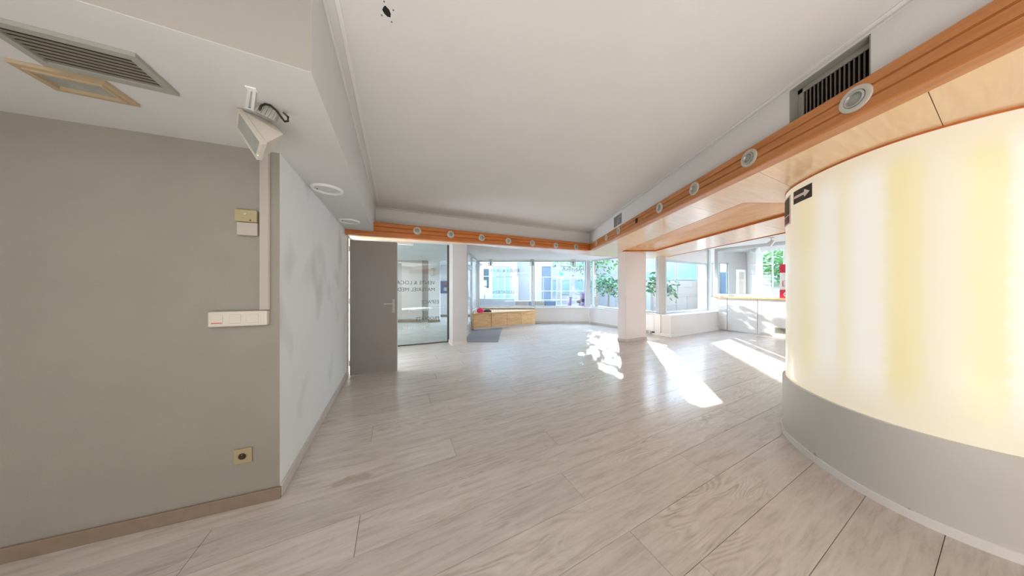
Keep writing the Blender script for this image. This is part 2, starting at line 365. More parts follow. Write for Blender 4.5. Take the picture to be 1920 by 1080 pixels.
for k in range(-19, 36):
    u0 = UO + k * W0; u1 = u0 + W0
    ph = known.get(k, random.uniform(0, PL))
    spans = sorted(x for uc in (u0 + 0.004, (u0 + u1) / 2, u1 - 0.004) for x in clip_spans(uc)); mg = []
    for a, b2 in spans:
        if mg and a < mg[-1][1]: mg[-1][1] = max(mg[-1][1], b2)
        else: mg.append([a, b2])
    for a, b2 in mg:
        a -= 0.08; b2 += 0.08
        j = math.floor((a - ph) / PL)
        while ph + j * PL < b2:
            s0 = max(a, ph + j * PL); s1 = min(b2, ph + (j + 1) * PL); j += 1
            if s1 - s0 < 0.03: continue
            pid = random.random()
            near = -2 <= k <= 18 and count < 290
            if near:
                me = bpy.data.meshes.new('plank'); me.from_pydata(plank_verts(s0, s1, u0, u1), [], PF)
                at2 = me.attributes.new('pid', 'FLOAT', 'POINT'); at2.data.foreach_set('value', [pid] * 8)
                me.materials.append(M['plank']); o = bpy.data.objects.new('plank', me); COL.objects.link(o)
                o.matrix_world = rot; o.parent = floor; count += 1
            else:
                q = len(rest_v); rest_v += plank_verts(s0, s1, u0, u1); rest_f += [tuple(i + q for i in f) for f in PF]; rest_id += [pid] * 8
me = bpy.data.meshes.new('far_planks'); me.from_pydata(rest_v, [], rest_f)
at2 = me.attributes.new('pid', 'FLOAT', 'POINT'); at2.data.foreach_set('value', rest_id); me.materials.append(M['plank'])
o = bpy.data.objects.new('far_planks', me); COL.objects.link(o); o.matrix_world = rot; o.parent = floor; o['kind'] = 'stuff'

# ------------------------------------------------------------------ walls of the near room
P_C = Vector((-1.5, 1.56))                         # the outer corner of the near wall block
P_E = P_C - U * 0 + Vector((-0.4812, 1.0)) * 2.16  # end of the white wall (door jamb)
P_G = Vector((-4.6, 0.42))
ZC, ZS = 2.70, 2.22
o = MB().prism([P_C, P_G, P_G + Vector((-0.05, 0.15)), P_C + Vector((-0.14, 0.15))], 0, 2.30).build('wall_near_left', M['grey_paint'])
struct(o, 'grey-green painted wall on the near left below the ceiling vents', 'wall')
d = (P_E - P_C).normalized(); nn = Vector((-d.y, d.x))
o = MB().prism([P_C + d * 0.0005, P_E, P_E + nn * 0.14, P_C + nn * 0.14 + d * 0.14], 0, 2.30).build('wall_left', M['scuffed'])
struct(o, 'scuffed white wall running back from the grey wall corner to the grey door', 'wall')
o = MB().wall(P_E + d * 1.0, P_E + d * 1.95, 0, 2.45, 0.14).build('wall_left_beyond_door', M['white'])
struct(o, 'white wall continuing behind the open grey door', 'wall')
# skirting boards
def skirting(name, p, q, h, t, m, label, z0=0.0):
    o = MB().wall(p, q, z0, h, t).build(name, m, bevel=0.004); struct(o, label, 'baseboard'); return o
skirting('baseboard_near_left', P_G, P_C + Vector((0.012, -0.0)), 0.075, -0.014, M['board'], 'brown wooden baseboard along the grey-green wall')
skirting('baseboard_left', P_C, P_E, 0.075, -0.014, M['board_w'], 'pale painted baseboard along the scuffed white wall')
# walls behind the camera (closing the room)
o = MB().wall((-4.6, -3.6), (-4.6, 0.5), 0, 2.75, 0.15).build('wall_behind_left', M['grey_paint']); struct(o, 'grey wall to the left behind the camera', 'wall')
o = MB().wall((9.3, -3.6), (-4.6, -3.6), 0, 2.75, 0.15).build('wall_behind', M['white']); struct(o, 'white wall behind the camera', 'wall')
o = MB().wall((9.3, 2.4), (9.3, -3.6), 0, 2.75, 0.15).build('wall_behind_right', M['white']); struct(o, 'white wall to the far right behind the drum', 'wall')

# ------------------------------------------------------------------ ceiling levels
A0 = Vector((-0.81, 0.973)); FD = Vector((-0.4812, 1.0))
A1 = A0 + FD * 3.10
FASL, FASR = Vector((-2.32, 4.072)), Vector((1.905, 5.94))
BR0, BR1 = Vector((1.74, -3.6)), Vector((1.876, 5.82))     # right beam face
BF0, BF1 = Vector((-2.62, 3.47)), Vector((1.876, 5.82))    # far beam face
ceil = MB().prism([(-4.6, -3.6), (1.9, -3.6), (1.93, 6.0), (-2.5, 4.1), (-4.6, 0.6)], ZC, ZC + 0.06).build('ceiling', M['ceil'])
struct(ceil, 'large off-white plaster ceiling of the main shop floor', 'ceiling')
roof = MB().prism([(-7.5, -3.8), (9.5, -3.8), (9.5, 2.6), (9.6, 8.1), (8.1, 9.9), (6.6, 8.25), (4.45, 7.2), (3.1, 9.55), (-1.35, 9.55), (-1.35, 11.8), (-7.5, 11.8)], 2.86, 3.0).build('ceiling_slab', M['white'])
struct(roof, 'roof slab above all the rooms', 'ceiling')
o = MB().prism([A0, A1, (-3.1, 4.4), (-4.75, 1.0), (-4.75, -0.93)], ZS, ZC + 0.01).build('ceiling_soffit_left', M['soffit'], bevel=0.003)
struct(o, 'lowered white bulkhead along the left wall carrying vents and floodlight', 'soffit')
o.data.materials.append(M['soffit_shaded'])  # shade-darkened plaster goes on the faces turned to the camera
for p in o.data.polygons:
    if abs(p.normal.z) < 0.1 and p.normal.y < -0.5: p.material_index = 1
# cornice mouldings under the main ceiling
def moulding(name, p, q, off, label, side=1):
    p = Vector(p); q = Vector(q); d = (q - p).normalized(); nn = Vector((-d.y, d.x)) * side
    mb = MB()
    mb.wall(p + nn * 0, q + nn * 0, ZC - 0.014, ZC, 0.012 * side)
    mb.wall(p + nn * off, q + nn * off, ZC - 0.008, ZC, 0.022 * side)
    o = mb.build(name, M['white'], bevel=0.002); struct(o, label, 'moulding')
moulding('trim_1', A0, A1, 0.05, 'thin white ceiling moulding along the left bulkhead', -1)
moulding('trim_2', FASL, FASR, 0.06, 'thin white ceiling moulding above the far wooden beam', -1)
moulding('trim_3', (1.862, -3.5), (1.903, 5.93), 0.03, 'thin white ceiling moulding above the right wooden beam', 1)
# upper wall bands above the beams (with the two vent openings cut into the right one)
o = MB().wall(FASL + Vector((-0.25, -0.11)), FASR, 2.33, ZC, 0.06).build('wall_far_upper', M['white']); struct(o, 'white band of wall above the far wooden beam', 'wall')
def xr(y): return 1.866 + 0.0068 * y
mb = MB()
VENTS = [(1.262, 1.634, 2.34, 2.682), (4.17, 4.50, 2.47, 2.655)]
ys = [-3.6, 1.262, 1.634, 4.17, 4.50, 5.98]
for i in range(5):
    y0, y1 = ys[i], ys[i + 1]
    q = [(xr(y0), y0), (xr(y1), y1), (xr(y1) + 0.06, y1), (xr(y0) + 0.06, y0)]
    if i in (1, 3):
        vz = VENTS[0] if i == 1 else VENTS[1]
        mb.prism(q, vz[3], ZC); 
        if vz[2] > 2.35: mb.prism(q, 2.34, vz[2])
    else: mb.prism(q, 2.34, ZC)
o = mb.build('wall_right_upper', M['white']); struct(o, 'white band of wall above the right wooden beam', 'wall')

# ------------------------------------------------------------------ wooden beams
def beam(name, p, q, zb, zt, mat_, label, side):
    # side: +1 -> body lies to the left of p->q
    p = Vector(p); q = Vector(q); d = (q - p).normalized(); nn = Vector((-d.y, d.x)) * side
    prof = [(0.10, 0), (0.012, 0), (0.003, 0.03), (0, 0.09)]
    for c in (0.36, 0.68): prof += [(0, c - 0.035), (0.006, c - 0.02), (0.001, c), (0.006, c + 0.02), (0, c + 0.035)]
    prof += [(0, 0.95), (0.008, 1.0), (0.10, 1.0)]
    vs = []
    for P, z0, z1 in ((p, zb[0], zt[0]), (q, zb[1], zt[1])):
        for a, h in prof: vs.append((P.x + nn.x * a, P.y + nn.y * a, z0 + (z1 - z0) * h))
    k = len(prof); fs = [tuple(range(k)), tuple(range(2 * k - 1, k - 1, -1))] + [(i, (i + 1) % k, k + (i + 1) % k, k + i) for i in range(k)]
    o = MB().add(vs, fs).build(name, mat_); struct(o, label, 'beam'); return o
beam('trim_4', BR0, BR1, (2.25, 2.25), (2.445, 2.42), M['beam_right'], 'long orange wooden beam with two grooves on the right, set with round spotlights', -1)
beam('trim_5', BF0, BF1, (2.145, 2.25), (2.372, 2.42), M['beam_far'], 'orange wooden beam across the far end, set with round spotlights', 1)

# ------------------------------------------------------------------ wooden soffit panels and coffer
def clip_half(poly, nrm, c):           # keep points with nrm.p <= c
    out = []
    for i in range(len(poly)):
        a, b2 = Vector(poly[i]), Vector(poly[(i + 1) % len(poly)]); da = a.dot(nrm) - c; db = b2.dot(nrm) - c
        if da <= 0: out.append(a)
        if (da < 0) != (db < 0) and abs(da - db) > 1e-9: out.append(a + (b2 - a) * (da / (da - db)))
    return out
HA, HB, HC, HD = (2.70, 5.98), (2.45, 2.56), (3.40, 2.56), (3.545, 5.97)
ZW = 2.25
right_edge0, right_edge1 = (4.37, -3.6), (4.52, 7.48)
regions = [
    [BR0 + Vector((0.096, 0)), (2.30, -3.6), HB, (1.905, 2.56)], [(2.30, -3.6), (4.37, -3.6), (4.375, 2.56), HB],
    [(1.905, 2.56), HB, HA, (1.972, 5.82)], [HC, (4.375, 2.56), (4.47, 5.97), HD],
    [(1.876, 5.82), HA, HD, (4.47, 5.97), (4.52, 7.48), (2.15, 6.68)],
]
cs = 1.045 * U.y + 1.777 * U.x; stp = 0.765 * U.y
sof = empty('ceiling_soffit_right', (3.0, 3.0, 2.25), 'pale varnished wooden soffit between the right beam and the glowing drum', 'soffit', None, 'structure')
for i in range(-8, 9):
    lo = cs + stp * i; hi = lo + stp; mb = MB(); ok = False
    for rg in regions:
        pl = clip_half(rg, U, hi - 0.0012)
        if len(pl) > 2: pl = clip_half(pl, -U, -(lo + 0.0012))
        if len(pl) > 2: mb.prism(pl, ZW + 0.002, ZW + 0.018); ok = True
    if ok: mb.build('wood_panel', M['panelwood'], sof)
# structure above the panels: closes the void, leaves room for the coffer
mb = MB()
for rg in regions: mb.prism(rg, ZW + 0.019, ZW + 0.05)
mb.prism([HB, HC, HD, HA], ZW + 0.2, ZW + 0.24)
mb.prism([(4.37, -3.6), (4.52, 7.48), (4.50, 7.5), (4.35, -3.6)], ZW + 0.02, 2.84)
mb.build('backing_board', M['rim'], sof)
# coffer: sloping wooden sides up to a flat top, with an orange lip
ins = 0.30; zt = ZW + 0.13
tA, tB, tC, tD = (HA[0] + ins, HA[1] - ins), (HB[0] + ins, HB[1] + ins), (HC[0] - ins, HC[1] + ins), (HD[0] - ins, HD[1] - ins)
ring0 = [HA, HB, HC, HD]; ring1 = [tA, tB, tC, tD]
for i in range(4):
    a, b2, c2, d2 = ring0[i], ring0[(i + 1) % 4], ring1[(i + 1) % 4], ring1[i]
    vs = [D3(a, ZW + 0.03), D3(b2, ZW + 0.03), D3(c2, zt), D3(d2, zt)]
    vs += [p + Vector((0, 0, 0.012)) for p in vs]
    MB().add(vs, [(0, 1, 2, 3), (7, 6, 5, 4), (0, 4, 5, 1), (1, 5, 6, 2), (2, 6, 7, 3), (3, 7, 4, 0)]).build('coffer_board', M['coffer'], sof)
MB().prism(ring1, zt, zt + 0.012).build('coffer_top', M['coffer'], sof)
for i in range(4):
    p, q = Vector(ring0[i]), Vector(ring0[(i + 1) % 4])
    MB().wall(p, q, ZW + 0.001, ZW + 0.036, 0.012).build('coffer_lip', M['rim'], sof)
MB().bar((4.378, -3.6, ZW + 0.01), (4.528, 7.48, ZW + 0.01), 0.012, 0.024).build('edge_strip', M['rim'], sof)
MB().bar((2.15, 6.685, ZW + 0.01), (4.52, 7.485, ZW + 0.01), 0.012, 0.024).build('edge_strip', M['rim'], sof)
# the strip behind the far beam
o = MB().prism([(-2.62, 3.49), (1.876, 5.83), (2.15, 6.68), (-0.83, 4.72), (-2.65, 3.93)], [2.15, 2.252, 2.252, 2.195, 2.155], [2.35, 2.40, 2.40, 2.37, 2.35]).build('ceiling_soffit_far', M['panelwood'])
struct(o, 'wooden underside strip behind the far beam', 'soffit')

# back-zone ceiling
o = MB().prism([(-3.6, 4.4), (2.1, 6.2), (4.5, 7.2), (3.05, 9.5), (-1.36, 9.5), (-1.36, 6.0), (-3.6, 5.2)], 2.42, 2.50).build('ceiling_far', M['ceil'])
o.data.vertices  # level ceiling over the entrance zone
struct(o, 'white ceiling over the window bay at the far end', 'ceiling')
o = MB().prism([(4.4, -3.6), (9.3, -3.6), (9.3, 2.4), (6.75, 8.0), (4.4, 6.9)], 2.62, 2.70).build('ceiling_right', M['ceil'])
struct(o, 'white ceiling to the right beyond the wooden soffit', 'ceiling')

# ------------------------------------------------------------------ the glowing drum
def catmull(pts, n_=10):
    pts = [Vector(p) for p in pts]; out = []
    for i in range(len(pts) - 1):
        p0 = pts[max(i - 1, 0)]; p1 = pts[i]; p2 = pts[i + 1]; p3 = pts[min(i + 2, len(pts) - 1)]
        for j in range(n_):
            t_ = j / n_
            out.append(0.5 * ((2 * p1) + (-p0 + p2) * t_ + (2 * p0 - 5 * p1 + 4 * p2 - p3) * t_ ** 2 + (-p0 + 3 * p1 - 3 * p2 + p3) * t_ ** 3))
    out.append(pts[-1]); return out
cv = catmull([(3.6, 2.62), (3.1, 2.56), (2.74, 2.41), (2.52, 2.19), (2.395, 1.93), (2.335, 1.68), (2.345, 1.46), (2.435, 1.28), (2.59, 1.145), (2.86, 1.02), (3.3, 0.93), (3.9, 0.9)])
def offset(pl, dd):
    out = []
    for i, p in enumerate(pl):
        d_ = (pl[min(i + 1, len(pl) - 1)] - pl[max(i - 1, 0)]).normalized()
        out.append(p + Vector((d_.y, -d_.x)) * -dd * -1 if False else p + Vector((-d_.y, d_.x)) * -dd)
    return out
def shell(pl_out, pl_in, z0, z1):
    mb = MB(); k = len(pl_out); vs = []
    for p in pl_out: vs += [D3(p, z0), D3(p, z1)]
    for p in pl_in: vs += [D3(p, z0), D3(p, z1)]
    fs = []
    for i in range(k - 1):
        a = 2 * i; c2 = 2 * k + 2 * i
        fs += [(a, a + 2, a + 3, a + 1), (c2 + 1, c2 + 3, c2 + 2, c2), (a + 1, a + 3, c2 + 3, c2 + 1), (a + 2, a, c2, c2 + 2)]
    fs += [(0, 1, 2 * k + 1, 2 * k), (2 * k - 1, 2 * k - 2, 4 * k - 2, 4 * k - 1)]
    return mb.add(vs, fs)
drum = empty('light_drum', (3.1, 1.8, 0), 'tall curved drum with glowing cream and yellow panel above a grey base', 'drum')
# backlit panel material: brightness bands of the tubes inside, laid along the arc
arc = [0.0]
for i in range(1, len(cv)): arc.append(arc[-1] + (cv[i] - cv[i - 1]).length)
def arc_px(px):
    best = None
    for i in range(len(cv) - 1):
        if cv[i].y < 2.35 and i > 20:
            q0 = 960 + FL * cv[i].x / cv[i].y; q1 = 960 + FL * cv[i + 1].x / cv[i + 1].y
            if q0 <= px <= q1: return arc[i] + (arc[i + 1] - arc[i]) * (px - q0) / (q1 - q0)
    return arc[-1] if px > 1900 else arc[30]
TOT = arc[-1]
m, n, l, b = new_mat('backlit_fabric_panel'); M['drum'] = m
ta = n.new('ShaderNodeAttribute'); ta.attribute_name = 'arc'
t = n.new('ShaderNodeTexCoord'); nz = n.new('ShaderNodeTexNoise'); nz.inputs['Scale'].default_value = 6; nz.inputs['Detail'].default_value = 4
mpz = n.new('ShaderNodeMapping'); mpz.inputs['Scale'].default_value = (1, 1, 3); l.new(t.outputs['Object'], mpz.inputs[0]); l.new(mpz.outputs[0], nz.inputs['Vector'])
ms = n.new('ShaderNodeMath'); ms.operation = 'MULTIPLY_ADD'; ms.inputs[1].default_value = 0.012; l.new(nz.outputs['Fac'], ms.inputs[0]); l.new(ta.outputs['Fac'], ms.inputs[2])
r = n.new('ShaderNodeValToRGB'); l.new(ms.outputs[0], r.inputs[0]); r.color_ramp.interpolation = 'B_SPLINE'
cream = S(232, 222, 200); yel = S(236, 216, 140); wht = S(246, 243, 236); warm = S(240, 226, 176)
stops = [(1480, cream), (1495, cream), (1512, yel), (1540, wht), (1562, wht), (1580, warm), (1602, wht), (1650, wht), (1672, yel), (1715, yel), (1745, cream), (1790, cream), (1835, yel), (1885, yel), (1908, wht)]
e = r.color_ramp.elements
ps = [(0.0 if i == 0 else (arc_px(p) / TOT + 0.006), c) for i, (p, c) in enumerate(stops)]
e[0].position = ps[0][0]; e[0].color = ps[0][1] + (1,); e[1].position = min(0.995, ps[-1][0]); e[1].color = ps[-1][1] + (1,)
for p_, c_ in ps[1:-1]:
    x = e.new(min(0.99, p_)); x.color = c_ + (1,)
# ends of the tubes: the glow fades to cream near top and bottom
sx = n.new('ShaderNodeSeparateXYZ'); l.new(t.outputs['Object'], sx.inputs[0])
fz = n.new('ShaderNodeValToRGB'); mrz = n.new('ShaderNodeMapRange'); mrz.inputs['From Min'].default_value = 0.515; mrz.inputs['From Max'].default_value = 2.25
l.new(sx.outputs['Z'], mrz.inputs['Value']); l.new(mrz.outputs[0], fz.inputs[0])
fe = fz.color_ramp.elements; fe[0].position = 0.03; fe[0].color = (0, 0, 0, 1); fe[1].position = 0.97; fe[1].color = (0, 0, 0, 1)
x = fe.new(0.18); x.color = (1, 1, 1, 1); x = fe.new(0.88); x.color = (1, 1, 1, 1)
mx = n.new('ShaderNodeMix'); mx.data_type = 'RGBA'; l.new(fz.outputs[0], mx.inputs['Factor']); mx.inputs['A'].default_value = S(232, 218, 192) + (1,); l.new(r.outputs[0], mx.inputs['B'])
l.new(mx.outputs['Result'], b.inputs['Emission Color']); b.inputs['Emission Strength'].default_value = 0.46
b.inputs['Base Color'].default_value = S(186, 182, 170) + (1,); b.inputs['Roughness'].default_value = 0.35
b.inputs['Coat Weight'].default_value = 0.2; b.inputs['Coat Roughness'].default_value = 0.18
c_out = cv; c_in = offset(cv, -0.02)
po = shell(c_out, c_in, 0.50, ZW - 0.001).build('glowing_panel', M['drum'], drum, smooth=True)
a_ = po.data.attributes.new('arc', 'FLOAT', 'POINT')
a_.data.foreach_set('value', [v_ for q in (0, 1) for a0 in arc for v_ in (a0 / TOT, a0 / TOT)])
shell(offset(cv, 0.022), offset(cv, -0.02), 0.0, 0.515).build('base', M['drumbase'], drum, smooth=True)
shell(offset(cv, 0.034), offset(cv, 0.0215), 0.0, 0.05).build('skirting', M['white'], drum, smooth=True)
shell(offset(cv, 0.004), offset(cv, -0.01), ZW - 0.012, ZW - 0.001).build('top_edge', M['rim'], drum, smooth=True)
MB().prism([(3.6, 2.62), (3.9, 0.9), (4.3, 0.92), (4.3, 2.62)], 0, ZW - 0.003).build('back_body', M['white'], drum)
# arrow sign and notice stuck on the drum
def sub_arc(px0, px1, k=8):
    a0, a1 = arc_px(px0), arc_px(px1); out = []
    for i in range(k + 1):
        s_ = a0 + (a1 - a0) * i / k
        for j in range(len(arc) - 1):
            if arc[j] <= s_ <= arc[j + 1]:
                out.append(cv[j] + (cv[j + 1] - cv[j]) * ((s_ - arc[j]) / (arc[j + 1] - arc[j]))); break
    return out
def zat(p, py): return H + (540 - py) / FL * p.y
def strip_sign(name, pts, ztop, zbot, material, label, o1=0.004, parent=None):
    return shell(offset(pts, o1), offset(pts, o1 - 0.003), zbot, ztop).build(name, material, parent)
pa = sub_arc(1489, 1523)
zt_, zb_ = 2.19, 2.08
ar = strip_sign('arrow_sign', pa, zt_, zb_, M['black'], '')
tag(ar, 'black sign with a white arrow at the top of the drum', 'sign')
# arrow: shaft and head following the curve
def ribbon(pts, half, o1):
    vs = []; fs = []; q = offset(pts, o1)
    for i, p in enumerate(q): vs += [D3(p, (zt_ + zb_) / 2 - half[i]), D3(p, (zt_ + zb_) / 2 + half[i])]
    for i in range(len(q) - 1): fs.append((2 * i, 2 * i + 2, 2 * i + 3, 2 * i + 1))
    return MB().add(vs, fs)
pf = sub_arc(1490.5, 1520, 20)
half = []
for i in range(21):
    f_ = i / 20; half.append(0.011 if f_ < 0.68 else max(0.0005, 0.034 * (1 - f_) / 0.32))
ribbon(pf, half, 0.0052).build('arrow', M['letter_white'], ar)
pn = catmull([(2.80, 2.435), (2.66, 2.345), (2.53, 2.205)], 6)
i0 = min(range(len(cv)), key=lambda i: (cv[i] - Vector((2.66, 2.34))).length)
pn = [cv[i] for i in range(i0 - 2, i0 + 9)]
no = strip_sign('notice', pn, 2.19, 1.93, M['white_gloss'], '')
tag(no, 'narrow dark notice left of the black arrow sign on the drum', 'notice')
shell(offset(pn[1:-1], 0.0052), offset(pn[1:-1], 0.0045), 2.02, 2.175).build('dark_print', M['black'], no)
shell(offset(pn[1:-1], 0.0052), offset(pn[1:-1], 0.0045), 1.945, 2.01).build('lower_print', mat('plum_print', S(110, 60, 66), 0.5), no)

# ------------------------------------------------------------------ column, pier
cA, cB = Vector((2.83, 6.01)), Vector((3.53, 6.36))
dv = (cB - cA).normalized(); dn = Vector((-dv.y, dv.x))
col = MB().prism([cA, cB, cB + dn * 0.24, cA + dn * 0.24], 0, 2.86).build('wall_column', M['column'], bevel=0.006)
struct(col, 'square white column standing under the wooden soffit', 'column')
e_ = 0.014
o = MB().prism([cA - dv * e_ - dn * e_, cB + dv * e_ - dn * e_, cB + dv * e_ + dn * (0.24 + e_), cA - dv * e_ + dn * (0.24 + e_)], 0, 0.075).build('baseboard_column', M['board_w'], bevel=0.004)
struct(o, 'pale baseboard around the white column', 'baseboard')
pp = [Vector((-1.39, 5.65)), Vector((-1.085, 5.79)), Vector((-1.25, 6.12)), Vector((-1.56, 5.99))]
o = MB().prism(pp, 0, 2.43).build('wall_pier', M['pier']); struct(o, 'warm grey pier between the glass partition and the glazed door', 'pier')
o = MB().prism([pp[0] + Vector((-0.01, -0.018)), pp[1] + Vector((0.016, -0.005)), pp[2] + Vector((0.01, 0)), pp[3] + Vector((-0.016, 0))], 0, 0.075).build('baseboard_pier', M['board_w']); struct(o, 'pale baseboard around the grey pier', 'baseboard')

# ------------------------------------------------------------------ open grey door and its frame
dj = P_E + d * 0.02
o = MB()
o.wall(P_E - nn * 0.012, P_E + d * 0.07 - nn * 0.012, 0, 2.13, 0.165)
o.wall(P_E + d * 0.93 - nn * 0.012, P_E + d * 1.0 - nn * 0.012, 0, 2.13, 0.165)
o.wall(P_E - nn * 0.012, P_E + d * 1.0 - nn * 0.012, 2.13, 2.2, 0.165)
o = o.build('trim_6', M['pier'], bevel=0.004); struct(o, 'pale frame of the doorway behind the open grey door', 'door frame')
dh = Vector((-2.485, 3.70)); de = Vector((-1.856, 3.905)); dd = (de - dh).normalized()
door = empty('door_1', D3(dh, 0), 'plain grey door standing open beside the scuffed white wall', 'door', None, 'structure')
MB().wall(dh, de, 0.008, 2.09, 0.04).build('leaf', M['door'], door, bevel=0.002)
MB().wall(de - dd * 0.004, de + dd * 0.002, 0.012, 2.088, 0.04).build('edge_strip', M['board_w'], door)
dnn = Vector((dd.y, -dd.x))
hp = de - dd * 0.055
def P3(base, a, bb, z): q = base + dd * a + dnn * bb; return Vector((q.x, q.y, z))
MB().bar(P3(hp, 0, 0.003, 0.95), P3(hp, 0, 0.003, 1.17), 0.04, 0.006).build('handle_plate', M['steel'], door, bevel=0.002)
MB().tube([P3(hp, 0, 0.004, 1.10), P3(hp, 0, 0.05, 1.10), P3(hp, -0.012, 0.058, 1.10), P3(hp, -0.13, 0.058, 1.10)], 0.008).build('lever_handle', M['steel'], door, smooth=True)
MB().tube([P3(hp, 0, 0.004, 1.0), P3(hp, 0, 0.012, 1.0)], 0.011).build('lock_cylinder', M['fitting'], door, smooth=True)
for zz in (0.2, 1.15, 1.95): MB().tube([P3(dh, 0.0, 0.008, zz - 0.04), P3(dh, 0.0, 0.008, zz + 0.04)], 0.008).build('hinge', M['steel'], door, smooth=True)
o = MB().wall((-1.86, 4.55), (-2.9, 4.05), 2.15, 2.44, 0.04).build('wall_over_door', M['white']); struct(o, 'white lintel above the open grey door', 'wall')

# ------------------------------------------------------------------ glazed partition to the lobby (left)
g0, g1_ = Vector((-3.43, 5.24)), Vector((-1.575, 6.05)); gd = (g1_ - g0).normalized(); gn = Vector((-gd.y, gd.x))
win = empty('window_1', D3(g0, 0), 'floor-to-ceiling glass partition with mirrored shop lettering beside the grey door', 'window', None, 'structure')
MB().wall(g0, g1_, 0.02, 2.42, 0.01).build('pane', M['glass_tint'], win)
f = MB(); f.wall(g0 - gn * 0.02, g1_ - gn * 0.02, 0, 0.022, 0.05); f.wall(g1_ - gd * 0.045 - gn * 0.02, g1_ + gd * 0.01 - gn * 0.02, 0.022, 2.42, 0.05)
f.build('frame', M['alu_dark'], win, bevel=0.002)
def gtext(body, size, px_right, py_base, m_, nm='lettering'):
    # written to be read from the lobby side; seen mirrored from the shop
    r_ = (px_right - 960) / FL                          # sight line meets the pane
    den = r_ * gd.y - gd.x
    s_ = (g0.x - r_ * g0.y) / den
    P = g0 + gd * s_
    z_ = H + (540 - py_base) / FL * P.y
    text(nm, body, size, D3(P + gn * 0.0125, z_), (-gd.x, -gd.y, 0), (0, 0, 1), m_, win)
gtext('VENTE & LOCATION', 0.125, 816, 533.5, M['letter_dark'])
gtext('MATERIEL MEDICAL', 0.125, 816, 546.0, M['letter_dark'])
gtext('ESPACE', 0.125, 823.5, 569, M['letter_dark'])
gtext('(conseils)', 0.125, 806, 582, M['letter_white'])
gtext('PRODUITS', 0.115, 824, 599, M['letter_dark'])
gtext('livraison à domicile', 0.125, 807, 615, M['letter_white'])

# lobby beyond the partition
lob = MB().prism([(-7.5, 4.9), (-3.46, 5.22), (-1.58, 6.05), (-1.36, 6.1), (-1.36, 11.6), (-7.5, 11.6)], -0.1, -0.004).build('floor_lobby', mat('lobby_floor_grey_wood', S(196, 190, 184), 0.4, var=0.12, vscale=2.5))
struct(lob, 'grey floor of the lobby beyond the glass partition', 'floor')
o = MB().prism([(-7.5, 4.4), (-3.5, 4.4), (-3.5, 5.2), (-1.36, 6.0), (-1.36, 11.7), (-7.5, 11.7)], 2.44, 2.5).build('ceiling_lobby', M['ceil']); struct(o, 'white ceiling of the lobby beyond the glass', 'ceiling')
o = MB().prism([(-7.5, 9.5), (-3.55, 9.55), (-3.55, 9.7), (-7.5, 9.7)], 0, 2.44).build('wall_lobby_back', M['pier']); struct(o, 'pale grey back wall of the lobby behind the glass', 'wall')
o = MB().prism([(-3.27, 9.45), (-2.87, 9.6), (-2.95, 9.95), (-3.35, 9.8)], 0, 2.44).build('wall_lobby_pillar', M['white']); struct(o, 'white pillar inside the lobby', 'pillar')
o = MB().prism([(-3.55, 9.62), (-3.33, 9.72), (-3.33, 9.84), (-3.55, 9.74)], 0, 2.44).build('wall_lobby_pillar_shade', M['door']); struct(o, 'grey panel standing in for the shaded side of the lobby pillar', 'panel')  # grey slab paints the shaded left side of the pillar
o = MB().prism([(-3.7, 11.35), (-1.36, 11.35), (-1.36, 11.5), (-3.7, 11.5)], 0, 2.44).build('wall_lobby_end', M['white']); struct(o, 'white end wall of the lobby', 'wall')
o = MB().wall((-7.5, 4.3), (-7.5, 11.6), 0, 2.44, 0.1).build('wall_lobby_left', M['white']); struct(o, 'white left wall of the lobby', 'wall')
o = MB().wall((-7.5, 4.4), (-3.4, 4.85), 0, 2.44, 0.1).build('wall_lobby_front', M['white']); struct(o, 'white front wall of the lobby', 'wall')
o = MB().prism([(-7.4, 9.485), (-3.56, 9.535), (-3.56, 9.55), (-7.4, 9.5)], 0, 0.11).build('baseboard_lobby_back', M['board']); struct(o, 'tan baseboard of the lobby back wall', 'baseboard')
o = MB().prism([(-3.28, 9.43), (-2.85, 9.585), (-2.86, 9.6), (-3.28, 9.45)], 0, 0.1).build('baseboard_lobby_pillar', M['board']); struct(o, 'tan baseboard at the lobby pillar', 'baseboard')
o = MB().box((-2.6, 11.34, 0.05), (2.0, 0.02, 0.1)).build('baseboard_lobby_end', M['board']); struct(o, 'tan baseboard of the lobby end wall', 'baseboard')
# poster on the end wall
m, n, l, b = new_mat('blue_poster_print')
t = n.new('ShaderNodeTexCoord'); nz = n.new('ShaderNodeTexNoise'); nz.inputs['Scale'].default_value = 5; l.new(t.outputs['Object'], nz.inputs['Vector'])
r = n.new('ShaderNodeValToRGB'); l.new(nz.outputs['Fac'], r.inputs[0]); r.color_ramp.elements[0].color = S(30, 62, 104) + (1,); r.color_ramp.elements[1].color = S(120, 150, 190) + (1,)
x = r.color_ramp.elements.new(0.62); x.color = S(84, 96, 150) + (1,)
l.new(r.outputs[0], b.inputs['Base Color']); b.inputs['Roughness'].default_value = 0.4
po = empty('poster', (-3.2, 11.34, 1.1), 'blue poster on the white lobby wall seen through the glass', 'poster')
MB().box((-3.16, 11.335, 1.385), (0.62, 0.02, 0.58)).build('sheet', m, po)
MB().box((-3.12, 11.322, 1.55), (0.18, 0.006, 0.1)).build('red_patch', mat('poster_red', S(150, 84, 84), 0.5), po)
MB().prism([(-3.2, 11.322), (-3.05, 11.322), (-3.05, 11.326), (-3.2, 11.326)], 1.22, 1.38).build('white_patch', mat('poster_white', S(190, 190, 180), 0.5), po)
gl = empty('wall_globe_lamp', (-3.12, 9.44, 1.95), 'small round white lamp on the lobby pillar', 'lamp')
